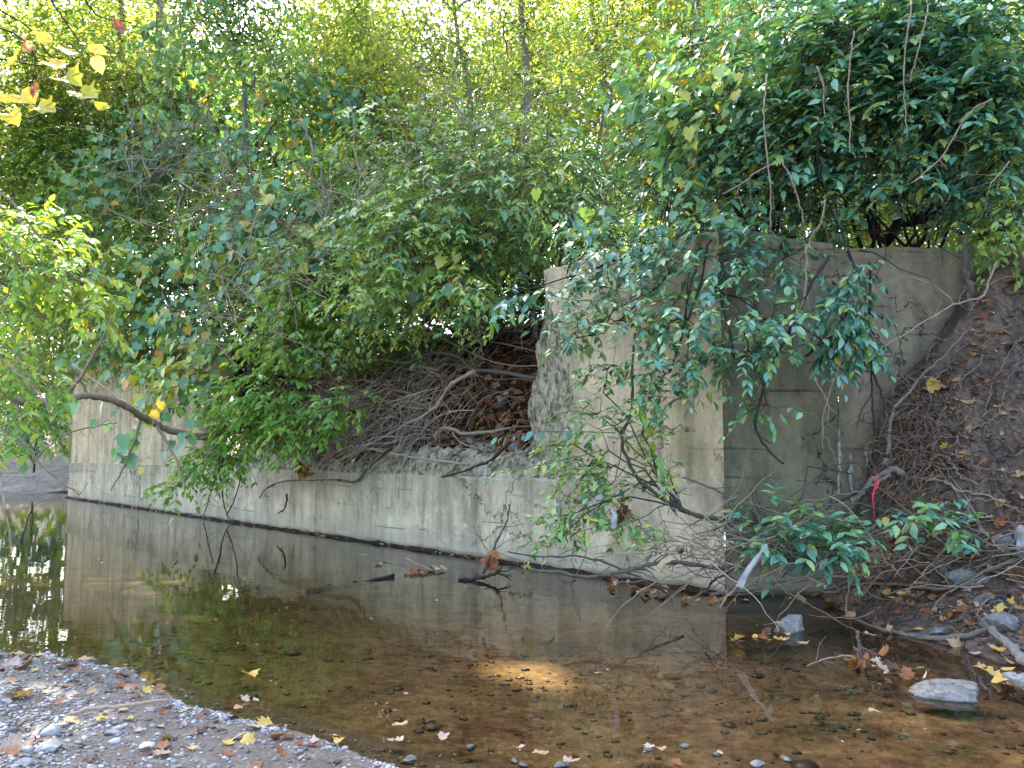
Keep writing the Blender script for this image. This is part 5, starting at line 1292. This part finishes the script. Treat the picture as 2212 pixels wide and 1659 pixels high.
# heavy dark limbs of the thicket above the abutment
LB = "dark limbs above the abutment"
for i, (zs, r, lab) in enumerate(((((1330, 1580), (1370, 1480), (1500, 1420), (1650, 1400), (1800, 1410), (1950, 1500), (2080, 1620)), .075, "thick black limb bowed like a bridge on top of the abutment"), (((1290, 1560), (1220, 1420), (1150, 1330), (1000, 1200)), .045, "black limb forking left from the bowed limb"), (((2250, 1700), (2000, 1400), (1800, 1250), (1600, 1180), (1350, 1200)), .035, "black limb slanting down to the right above the bowed one"),
        (((2250, 1150), (2050, 1080), (1850, 1000), (1600, 950), (1400, 980)), .04, "long dark limb under the leaves at right"), (((1620, 1400), (1630, 1200), (1680, 1000), (1800, 800)), .045, "upright dark limb behind the bowed limb"), (((1940, 1560), (1930, 1200), (1960, 900), (2050, 600)), .05, "upright black trunk near the right edge"), (((1500, 1600), (1750, 1350), (1900, 1200), (2250, 1000)), .03, "dark branch rising to the right edge"), (((1250, 1250), (1500, 1310), (1700, 1420), (1900, 1620)), .03, "dark branch dropping to the right behind the limbs"))):
    stick("dark_limb", lab, "limb", Z((1474.7, 0), zs, yf(9.0 + .12 * i)), r, r * .7, M_STEM_DARK, 80 + i, LB, .25, 8, .02, twigs=14, tw=.8)
# pale bare branch and roots on the mud bank
RG = "roots and canes on the mud bank"
stick("bare_branch", "pale bare branch slanting up to the right across the abutment's pale face", "branch", Z(Z6, ((1240, 620), (1400, 530), (1600, 410), (1750, 320), (1940, 262), (1985, 160), (2040, 40)), yf(7.15)), .007, .010, M_TWIG_PALE, 91, RG, .6, twigs=10, tw=.3)
stick("bare_branch", "thin bare arc of twig above the pale slanting branch", "branch", Z(Z6, ((1250, 190), (1330, 175), (1440, 130), (1600, 180), (1720, 260), (1755, 320)), yf(7.2)), .005, .008, M_TWIG_PALE, 92, RG, .55, twigs=8, tw=.2)
stick("bare_sapling", "grey bare sapling standing against the wall above the mud heap", "sapling", Z(Z6, ((1860, 370), (1862, 200), (1835, 60), (1825, -120)), yf(7.45)), .03, .03, M_STEM, 93, RG, .7)
root = empty("root_clump", tuple(P(1905, 1035, 6.95)), "washed out root clump with pale trailing roots at the edge of the mud heap", "roots")
org = P(1905, 1035, 6.95)
mb = MB(); mb.tube(Z(Z6, ((1420, 1400), (1340, 1390), (1260, 1440), (1180, 1510), (1090, 1610), (1040, 1680)), yf(6.9)), .030, .014, 10, 6, .008, 2, .95, .12)
mb.tube(Z(Z6, ((1310, 1360), (1335, 1220), (1350, 1060), (1400, 950), (1480, 870), (1560, 760), (1700, 640), (1850, 480)), yf(6.95)), .018, .006, 8, 6, .006, 3, .98, .10)
mb.tube(Z(Z6, ((1340, 1420), (1240, 1480), (1120, 1530), (960, 1560)), yf(6.85)), .016, .008, 8, 6, .006, 3, .9, .10)
mb.build("stem", M_STEM, root, True, org)
def mudf(lift): 
    def f(x, y):
        q = on_mud(x, y); return q + np.array([0, -lift, lift * .4])
    return f
for i, (zs, r) in enumerate(((((1580, 1300), (1640, 1060), (1720, 900), (1750, 850), (1900, 720), (1930, 600), (2010, 530), (2120, 450)), .017), (((1930, 1060), (1960, 950), (1990, 850), (2050, 740), (2130, 600), (2212, 520), (2260, 470)), .014), (((1700, 1250), (1850, 1130), (1950, 1100), (2020, 1040), (2060, 900), (2090, 800), (2212, 660)), .012), (((1330, 1390), (1480, 1330), (1560, 1290), (1700, 1330), (1760, 1420), (1900, 1490)), .026), (((1380, 1420), (1500, 1460), (1650, 1470), (1780, 1530), (1950, 1570), (2150, 1650)), .024),
        (((1440, 1290), (1500, 1100), (1600, 1030), (1640, 1010), (1560, 980)), .010), (((1360, 1080), (1450, 1050), (1560, 1040), (1680, 1060), (1750, 1150)), .012), (((1400, 1400), (1560, 1370), (1750, 1390), (1950, 1390), (2140, 1420)), .012), (((2080, 1250), (2150, 1310), (2250, 1180)), .010), (((1800, 1640), (1880, 1590), (2000, 1600), (2212, 1670)), .012), (((1600, 830), (1700, 740), (1760, 640), (1850, 570)), .012))):
    mb = MB(); mb.tube(Z(Z6, zs, mudf(.05)), r * .62, r * .3, 7, 6, .010, i, .25 + .06 * (i % 5), .10); mb.build("root", M_TWIG_PALE, root, True, org)
rs = np.random.RandomState(17); mb = MB(); NR = 430
a = np.array([on_mud(1474.7 + x / 3., 553 + y / 3.) for x, y in zip(rs.normal(1490, 130, NR), rs.normal(1190, 170, NR))]) + rs.normal(0, .03, (NR, 3)) + [0, -.05, 0]
prev = a; dv = unit(rs.normal(0, 1, (NR, 3)) + [-.2, -.2, -.4])
for k in range(4):
    dv = unit(dv + rs.normal(0, .55, (NR, 3)) + [0, 0, -.15]); nx = prev + dv * .095; mb.edges(prev, nx, .0072 - .0012 * k, .0060 - .0012 * k, .15, rs, 3, rs.uniform(.0, .5, NR)); prev = nx
o = mb.build("rootlets", M_TWIG_PALE, root, False, org); o["kind"] = "stuff"
# fine roots all over the mud heap
NR = 380; mb = MB(); x_ = rs.uniform(3.1, 5.3, NR); y_ = rs.uniform(5.9, 7.6, NR); prev = np.stack([x_, y_, z_mud(x_, y_) + .01], 1); dv = unit(rs.normal(0, 1, (NR, 3)) + [0, -.3, -.5])
for k in range(5):
    dv = unit(dv + rs.normal(0, .5, (NR, 3))); nx = prev + dv * .07; nx[:, 2] = np.maximum(z_mud(nx[:, 0], nx[:, 1]) + rs.uniform(.0, .035, NR), nx[:, 2] - .1)
    mb.edges(prev, nx, .0035, .003, .15, rs, 3, rs.uniform(.1, .9, NR)); prev = nx
tag(mb.build("fine_roots", M_STEM), "fine roots and twig ends straggling over the mud heap", kind="stuff")
# fallen branches low at right
FG = "fallen branches along the water at right"
def fallen(zs, fn, r0, r1, lab, m, seed, tint=.55, tw=8, off=Z9):
    return stick("fallen_branch", lab, "branch", Z(off, zs, fn), r0, r1, m, seed, FG, tint, twigs=tw, tw=.3)
fallen(((-1000, 370), (-810, 390), (-610, 420), (-410, 390), (-210, 340), (0, 330), (300, 370), (560, 330), (850, 310)), yf(6.75), .012, .020, "long brown branch bowed along the foot of the tall panel over the water", M_STEM, 101, .75, 20)
fallen(((-1140, 260), (-900, 290), (-700, 285), (-500, 330), (-250, 440), (0, 540)), yf(6.9), .007, .010, "thin branch dipping from the tall panel to the leaf drift", M_STEM, 102, .6, 14)
fallen(((140, 540), (180, 470), (220, 430), (290, 405)), yf(6.6), .012, .008, "short dark bent stick at the wall corner", M_STEM_DARK, 103)
fallen(((180, 528), (400, 510), (560, 460), (770, 440), (900, 380)), yf(6.5), .010, .012, "grey branch running level at the foot of the abutment", M_STEM, 104, .8)
fallen(((240, 620), (330, 500), (480, 330), (560, 240)), yf(6.4), .008, .006, "straight pale stick slanting from the water through the torn plastic", M_TWIG_PALE, 105)
fallen(((960, 540), (1080, 490), (1250, 480), (1450, 495), (1650, 515), (1800, 455), (2100, 330), (2280, 250)), mudf(.10), .010, .017, "long grey branch lying across the mud bank above the rocks", M_STEM, 106, .85, 10)
fallen(((1190, 725), (1210, 600), (1250, 490), (1330, 400), (1440, 310), (1640, 230)), mudf(.16), .011, .011, "upright forked stick standing at the mud's edge", M_STEM, 107, .6)
fallen(((1420, 165), (1700, 220), (2000, 290), (2260, 350)), mudf(.14), .016, .018, "dark stick slanting down to the right above the grey-green boulder", M_STEM, 108, .6)
fallen(((1100, 700), (1300, 775), (1480, 808), (1700, 825), (1900, 790), (2030, 725), (2120, 690)), mudf(.03), .016, .026, "smooth curved branch lying along the waterline below the slab", M_STEM, 109, .95, 3)
fallen(((1960, 780), (2060, 860), (2140, 940), (2260, 1060)), mudf(.08), .026, .034, "thick blue-grey branch propped at the right edge", M_TRUNK, 110, .6, 2)
fallen(((1840, 930), (1880, 1030), (1930, 1100), (1980, 1160)), gf(.06), .008, .012, "dark forked twig standing in the water by the long pale rock", M_STEM_DARK, 111, .6, 4)
fallen(((1020, 350), (1010, 490), (1000, 570), (980, 680)), mudf(.25), .008, .007, "pale root stalk hanging to the water at the abutment's end", M_TWIG_PALE, 112, .7, 3)
fallen(((0, 1435), (200, 1510), (330, 1580), (450, 1660)), yf(6.95), .009, .012, "brown cane crossing the wall corner downward", M_STEM, 113, .8, 6, Z6)
fallen(((1130, 770), (1145, 850), (1150, 920), (1180, 980)), lambda x, y: P(x, y, 5.25), .010, .014, "short twisted twig standing up out of the leaf drift", M_STEM, 114, .8, 6)
fallen(((800, 1005), (900, 960), (1020, 935), (1100, 935)), lambda x, y: P(x, y, 5.2), .003, .006, "thin pale twig arching left from the leaf drift", M_TWIG_PALE, 115, .5, 3)
SG = "sticks in the creek"
stick("stick", "dark pole mostly sunk below the water before the low wall", "stick", [G(660, 1280, -.05), G(740, 1266, -.03), G(800, 1256, -.01), G(850, 1244, .015)], .035, .022, M_STEM_DARK, 120, SG, .3)
stick("stick", "pale twig lying on the mid creek leaf raft", "stick", [G(876, 1206, .10), G(905, 1220, .07), G(935, 1232, .02)], .012, .018, M_TWIG_PALE, 121, SG, .3)
stick("stick", "wet black stick floating right of the leaf raft", "stick", [G(990, 1252, .01), G(1030, 1248, .03), G(1060, 1243, .06), G(1078, 1232, .12)], .024, .018, M_STEM_DARK, 122, SG, .4, twigs=6, tw=.4)
stick("stick", "thin forked branch reaching up from the floating black stick", "stick", [P(1045, 1240, 7.35), P(1060, 1200, 7.3), P(1080, 1155, 7.3), P(1095, 1125, 7.3), P(1100, 1090, 7.3)], .014, .006, M_STEM, 123, SG, .6, twigs=14, tw=.5)
stick("stick", "long flat grey stick lying on the gravel bar", "stick", [G(150, 1540, .12), G(230, 1527, .11), G(300, 1520, .10), G(365, 1513, .09)], .011, .008, M_TWIG_PALE, 124, SG, .8)
stick("stick", "dry twig dipping into the water at the far left", "stick", [P(0, 1030, 6), P(10, 1100, 5.9), P(22, 1150, 5.9), P(28, 1190, 5.9)], .008, .004, M_TWIG_PALE, 125, SG, .6, twigs=6, tw=.2)
for i, (zs, Y, lab) in enumerate(((((-30, 1090), (150, 1210), (280, 1370), (430, 1490), (510, 1550)), 6.6, "purple-grey twig slanting down from the left edge to the wall foot"), (((210, 1340), (330, 1220), (470, 1140), (640, 1100), (760, 1080)), 9, "pale twig rising to the right before the left panel"), (((-30, 230), (200, 330), (330, 420), (420, 500)), 6.5, "long thin twig crossing the dark bushes at left"), (((-30, 640), (120, 760), (260, 900), (360, 1010)), 6.5, "grey twig running down at the left edge"), (((-30, 330), (80, 220), (150, 120), (200, 40)), 6.3, "dark twig rising among the sunlit leaves"), (((470, 700), (600, 800), (720, 880), (770, 930)), 12, "fine pale twig above the arching bough"))):
    stick("bare_twig", lab, "twig", Z(Z4, zs, yf(Y)), .0012 * Y, .0008 * Y, M_TWIG_PALE, 130 + i, "bare twigs at left", .35 + .1 * i, twigs=8, tw=.35)
rs = np.random.RandomState(61); NT = 190; mb = MB()
dx_ = rs.uniform(1430, 2230, NT); dy_ = rs.normal(1205, 42, NT); Yt = np.where(dx_ < 1800, rs.uniform(6.4, 6.9, NT), 0)
prev = np.array([P(x, y, Y) if Y > 0 else on_mud(x, y) + [0, -.12, .06] for x, y, Y in zip(dx_, dy_, Yt)]); prev[:, 2] = np.maximum(prev[:, 2], .03)
dv = unit(np.stack([rs.choice([-1, 1], NT) * rs.uniform(.5, 1, NT), rs.normal(0, .25, NT), rs.normal(.05, .3, NT)], 1)); tn = rs.uniform(.15, .9, NT)
for k in range(5):
    dv = unit(dv + rs.normal(0, .2, (NT, 3)) * [1, .6, 1]); nx = prev + dv * .15; nx[:, 2] = np.maximum(nx[:, 2], .01)
    mb.edges(prev, nx, .0062 - .0009 * k, .0053 - .0009 * k, .08, rs, 4, tn); prev = nx
tag(mb.build("bank_twigs", M_TWIG_PALE), "mat of thin tan twigs along the foot of the walls and mud bank", kind="stuff")
def shoot(label, pts, size, n, mat, seed, tint=.5):
    rs = np.random.RandomState(seed); o = empty("leafy_shoot", tuple(pts[0]), label, "shoot", "long leafy shoots"); mb = MB(); c = mb.tube([q_ + rs.normal(0, .02, 3) for q_ in pts], .0055, .002, 5, 8, .001, seed, .5); mb.build("stem", M_STEM_GREY, o, True, pts[0])
    n = int(n * 1.25); f = np.linspace(.08, .99, n); ci = np.stack([np.interp(f * (len(c) - 1), np.arange(len(c)), c[:, k]) for k in range(3)], 1); T = unit(np.gradient(ci, axis=0)); lb = MB()
    for s in (-1, 1):
        sd = unit(np.cross(T, [0, 0, 1.])) * s; k = rs.rand(n) < .78; m_ = int(k.sum())
        put_leaves(lb, LT_OVAL, ci[k] + rs.normal(0, .012, (m_, 3)), sd[k] * .55 + T[k] * .5 + [0, 0, -.6] + rs.normal(0, .32, (m_, 3)), sd[k] * .35 + [0, -.45, .8] + rs.normal(0, .45, (m_, 3)), (size * 1.3 * rs.uniform(.5, 1.2, n) * (1 - .3 * f ** 3))[k], tints(rs, m_, tint - .1, .2, .03))
    lb.build("leaves", mat, o, origin=pts[0])
shoot("long shoot with paired blue-green leaves arching left over the torn wall end", [P(x, y, Y) for x, y, Y in ((1350, 650, 7.5), (1235, 636, 7.5), (1150, 632, 7.5), (1070, 645, 7.5), (1000, 626, 7.5))], .105, 15, M_LEAF_DARK, 1, .6)
shoot("pale green shoot drooping before the dark stems of the centre clump", [P(x, y, Y) for x, y, Y in ((1090, 640, 7.6), (1060, 670, 7.55), (1062, 700, 7.5), (1050, 745, 7.5))], .09, 9, M_LEAF_LIGHT, 2)
shoot("blue-green shoot arching high above the torn wall end and falling to the right", [P(x, y, Y) for x, y, Y in ((1045, 452, 7.9), (1130, 455, 7.8), (1195, 456, 7.7), (1255, 495, 7.6), (1300, 545, 7.5), (1330, 600, 7.5))], .105, 17, M_LEAF_DARK, 3, .65)
shoot("slender shoot with hanging blue leaves reaching left over the ledge", [P(x, y, Y) for x, y, Y in ((1330, 930, 7.2), (1240, 925, 7.2), (1160, 935, 7.2), (1075, 948, 7.2))], .095, 11, M_LEAF_DARK, 4, .6)
shoot("lower shoot with narrow leaves pointing left below the ledge", [P(x, y, Y) for x, y, Y in ((1300, 985, 7.15), (1200, 1005, 7.15), (1110, 1018, 7.15), (1035, 1028, 7.15))], .095, 10, M_LEAF_MID, 5)
shoot("lowest shoot slanting to the water with dark narrow leaves", [P(x, y, Y) for x, y, Y in ((1330, 1130, 7.0), (1260, 1150, 7.0), (1190, 1170, 7.0), (1130, 1185, 7.0))], .085, 11, M_LEAF_MID, 6)
shoot("yellow-green grape shoot hanging at the bend of the brown stem", [P(x, y, Y) for x, y, Y in ((1375, 820, 7.1), (1385, 870, 7.05), (1400, 930, 7.0), (1425, 1000, 7.0), (1435, 1050, 7.0))], .13, 8, M_LEAF_LIGHT, 7, .65)

# dead leaf wads caught on twigs
for i, (dx, dy, Y, w, h, lab, n) in enumerate(((1056, 1212, 7.2, 14, 18, "wad of dead leaves caught on the forked branch over the water", 10), (1470, 1190, 6.8, 12, 8, "small brown wad of leaves on the long branch", 6), (655, 1010, 13.2, 12, 22, "hanging wad of dead brown leaves under the ledge", 12), (1340, 1100, 6.9, 22, 14, "dark wad of dead leaves in the straggling shrub", 12), (1855, 1430, 5.25, 16, 12, "twisted wad of dead leaves at the head of the drift", 12))):
    rs = np.random.RandomState(200 + i); mb = MB(); s = DS * Y / FPX; q = P(dx, dy, Y) + rs.normal(0, .5, (n, 3)) * [w * s, w * s, h * s]
    put_leaves(mb, LT_MAPLE, q, rs.normal(0, .6, (n, 3)) + [0, 0, -1], rs.normal(0, 1, (n, 3)) + [0, -.6, 0], px(26, Y) * rs.uniform(.6, 1.1, n), np.clip(rs.normal(.25, .2, n), 0, .7))
    mb.tube([P(dx - 3, dy - h * 1.6, Y), P(dx + 1, dy, Y), P(dx, dy + h, Y)], .004, .003, 4, 3)
    tag(mb.build("leaf_wad", M_DEAD), lab, "leaf wad")
# ribbon and plastic
def strip(name, label, cat, pts, w0, w1, mat, seed, fold=.3):
    rs = np.random.RandomState(seed); c = catmull(pts, 8); m = len(c); T = unit(np.gradient(c, axis=0)); f = np.linspace(0, 1, m)
    side = unit(np.cross(T, np.array([0.1, -1, .1]))); th = fold * 2.2 * fbm(f * 4, f * 0, seed); dpt = np.cross(T, side)
    side = side * np.cos(th)[:, None] + dpt * np.sin(th)[:, None]
    w = (w0 + (w1 - w0) * f) * (1 + .25 * fbm(f * 9, f * 0, seed + 1))
    V = np.stack([c + side * (w * s)[:, None] + dpt * (.35 * w * (1 - s * s) * np.sin(f * 9 + s))[:, None] for s in (-1, -.5, 0, .5, 1)], 1)
    o = link(name, grid_mesh(name, V), mat); o.modifiers.new("thickness", 'SOLIDIFY').thickness = .0012
    return tag(o, label, cat)
strip("red_ribbon", "red plastic ribbon tied to the root clump and hanging down", "ribbon", Z(Z6, ((1225, 1430), (1250, 1440), (1245, 1500), (1232, 1560), (1238, 1640), (1242, 1720)), yf(6.7)), .007, .006, M_RIBBON, 1, .35)
strip("red_ribbon", "shorter loop of red ribbon beside the long hanging strand", "ribbon", Z(Z6, ((1262, 1435), (1266, 1470), (1255, 1510), (1243, 1480)), yf(6.68)), .005, .005, M_RIBBON, 2, .35)
strip("plastic_strip", "torn white plastic strip hanging on twigs at the foot of the abutment", "plastic strip", Z(Z9, ((545, 210), (500, 270), (450, 340), (400, 420), (365, 490)), yf(6.35)), .008, .030, M_PLASTIC, 3, .5)
strip("plastic_strip", "tan plastic scrap hanging from the long branch before the tall panel", "plastic strip", Z(Z8, ((2140, 290), (2090, 330), (2040, 380)), yf(6.65)), .02, .03, leaf_mat("tan_plastic", [(0, (.55, .43, .25)), (1, (.62, .50, .32))], .3, .5, .4), 4, .5)
strip("plastic_strip", "white plastic rag in the middle of the straggling shrub", "plastic strip", Z(Z8, ((1760, -30), (1770, 40), (1765, 110)), yf(6.85)), .025, .022, M_PLASTIC, 5, .6)
strip("plastic_strip", "small white plastic scrap above the rag in the straggling shrub", "plastic strip", Z(Z5, ((1690, 1545), (1650, 1580), (1605, 1610)), yf(6.95)), .012, .022, M_PLASTIC, 6, .6)
# dead twig tangle over the bank
rs = np.random.RandomState(23); mb = MB()
def arcs(n, t0, t1, d0, d1, h0, h1, length, dirs, r, tint, segs=4):
    t = rs.uniform(t0, t1, n); d = rs.uniform(d0, d1, n); p = bank_pt(t, d) + np.stack([0 * t, 0 * t, rs.uniform(h0, h1, n)], 1)
    v = unit(dirs + rs.normal(0, .75, (n, 3))); L = length * rs.uniform(.4, 1.3, (n, 1)) / segs; tn = np.clip(rs.normal(tint, .2, n), 0, 1)
    for k in range(segs):
        v = unit(v + [0, 0, -.16] + rs.normal(0, .26, (n, 3))); q = p + v * L; mb.edges(p, q, r * (1 - .2 * k), r * (.8 - .2 * k), .06, rs, 3, tn); p = q
arcs(150, 2.6, TSEAM - .5, .4, 2.6, .02, .45, 1.3, UW * .4 + NW * .4 + np.array([0, 0, .1]), .010, .3)
arcs(160, 2.6, TSEAM - .5, .4, 2.4, .02, .4, 1.0, -UW * .5 + NW * .3 + np.array([0, 0, .2]), .009, .35)
arcs(330, 5.0, 9.0, .15, 1.6, .1, 1.0, 1.6, UW * .5 + NW * .7 + np.array([0, 0, -.25]), .0095, .8)
arcs(460, 5.0, 9.5, .2, 2.0, .15, 1.2, 1.3, UW * .6 + NW * .5 + np.array([0, 0, -.35]), .008, .95, 5)
arcs(160, 2.4, 9, .3, 1.8, .0, .2, .6, np.array([0, 0, .0]), .009, .6)
arcs(260, 6, TSEAM + 4, .8, 3.0, .6, 2.6, 1.5, NW * .4 + np.array([0, 0, .3]), .010, .55)
tag(mb.build("dead_twigs", M_TWIG_PALE), "grey tangle of dead twigs over the soil bank and ledge", kind="stuff")
mb = MB()
arcs(1300, 1.8, TSEAM + 5, 1.4, 4.2, .1, 1.6, 1.8, NW * .35 + np.array([0, 0, .5]), .011, .45)
arcs(150, -1.2, 2.0, .5, 1.8, .1, 1.3, 1.5, NW * .3 + np.array([-.4, 0, .5]), .009, .4)
tag(mb.build("dead_twigs", M_STEM_DARK), "dark thicket of bare stems under the shrubs on the bank top", kind="stuff")
mb = MB(); NT = 260; bx_ = rs.randint(0, 6, NT); cx_ = np.array([480, 640, 820, 330, 1000, 560])[bx_]; cy_ = np.array([430, 560, 470, 330, 330, 680])[bx_]; cY_ = np.array([15.2, 12.6, 11.6, 18.2, 11.8, 12.3])[bx_]
prev = np.array([P(x, y, Y) for x, y, Y in zip(cx_ + rs.normal(0, 75, NT), cy_ + rs.normal(0, 60, NT), cY_ - rs.uniform(0, .5, NT))])
dv = unit(rs.normal(0, .5, (NT, 3)) * [1, .5, 1] + [.1, -.05, .55]); tn = rs.uniform(.25, .9, NT)
for k in range(5):
    dv = unit(dv + rs.normal(0, .22, (NT, 3)) + [0, 0, -.12]); nx = prev + dv * (.022 * cY_)[:, None]; r_ = cY_ * .00075
    mb.edges(prev, nx, r_ * (1 - .13 * k), r_ * (.87 - .13 * k), .07, rs, 4, tn); prev = nx
tag(mb.build("bare_stems", M_TWIG_PALE), "thin pale bare stems threading through the left and centre shrubs", kind="stuff")
# undergrowth seen between the trunks far behind
rs = np.random.RandomState(29); NU = 9000
x_ = rs.uniform(-34, 30, NU); y_ = 29 + .2 * np.abs(x_) + rs.uniform(0, 6, NU); top_ = 5.5 + 2.2 * fbm(x_ * .2, x_ * 0, 191)
pu = np.stack([x_, y_, 1.5 + (top_ - 1.5) * rs.rand(NU) ** .8], 1); lb = MB()
N2 = 15000; x2 = rs.uniform(-14, 6, N2); y2 = 16.5 + .25 * np.abs(x2) + rs.uniform(0, 3.5, N2)
pu2 = np.stack([x2, y2, 3.2 + 4.6 * rs.rand(N2) ** .9 * (1 + .3 * fbm(x2 * .4, x2 * 0, 195))], 1)
put_leaves(lb, LT_OVAL, pu2, rs.normal(0, 1, (N2, 3)) + [0, 0, -.5], rs.normal(0, .6, (N2, 3)) + [0, -.3, .7], rs.uniform(.12, .24, N2), tints(rs, N2, .30, .2, .04))  # near leaves coloured darker, backing the shrubs with a shaded interior
for n3, xa, xb, ya, yb, za, zb, sa, sb, md in ((4200, -4.2, .7, 13.2, 15, 2.9, 4.9, .12, .2, .22), (6500, -14, -4, 21.5, 25, 3.8, 9.0, .18, .32, .30), (2600, -2, 2.2, 13.5, 15.5, 4.2, 6.2, .12, .2, .3)):
    x3 = rs.uniform(xa, xb, n3); y3 = rs.uniform(ya, yb, n3); z3 = za + (zb - za) * rs.rand(n3) ** 1.15 * (1 + .25 * fbm(x3 * .8, x3 * 0, 197))
    put_leaves(lb, LT_OVAL, np.stack([x3, y3, z3], 1), rs.normal(0, 1, (n3, 3)) + [0, 0, -.5], rs.normal(0, .6, (n3, 3)) + [0, -.3, .7], rs.uniform(sa, sb, n3), tints(rs, n3, md, .2, .03))  # filler leaves tinted dark to paint shade between the shrubs
put_leaves(lb, LT_OVAL, pu, rs.normal(0, 1, (NU, 3)) + [0, 0, -.5], rs.normal(0, .6, (NU, 3)) + [0, -.3, .7], rs.uniform(.4, .8, NU), tints(rs, NU, .5, .2, .04, .2 * fbm(x_ * .3, pu[:, 2] * .5, 193)))
tag(lb.build("undergrowth", M_LEAF_FAR), "sunlit undergrowth beyond the trees, its near leaves coloured dark as shaded backing", kind="stuff")
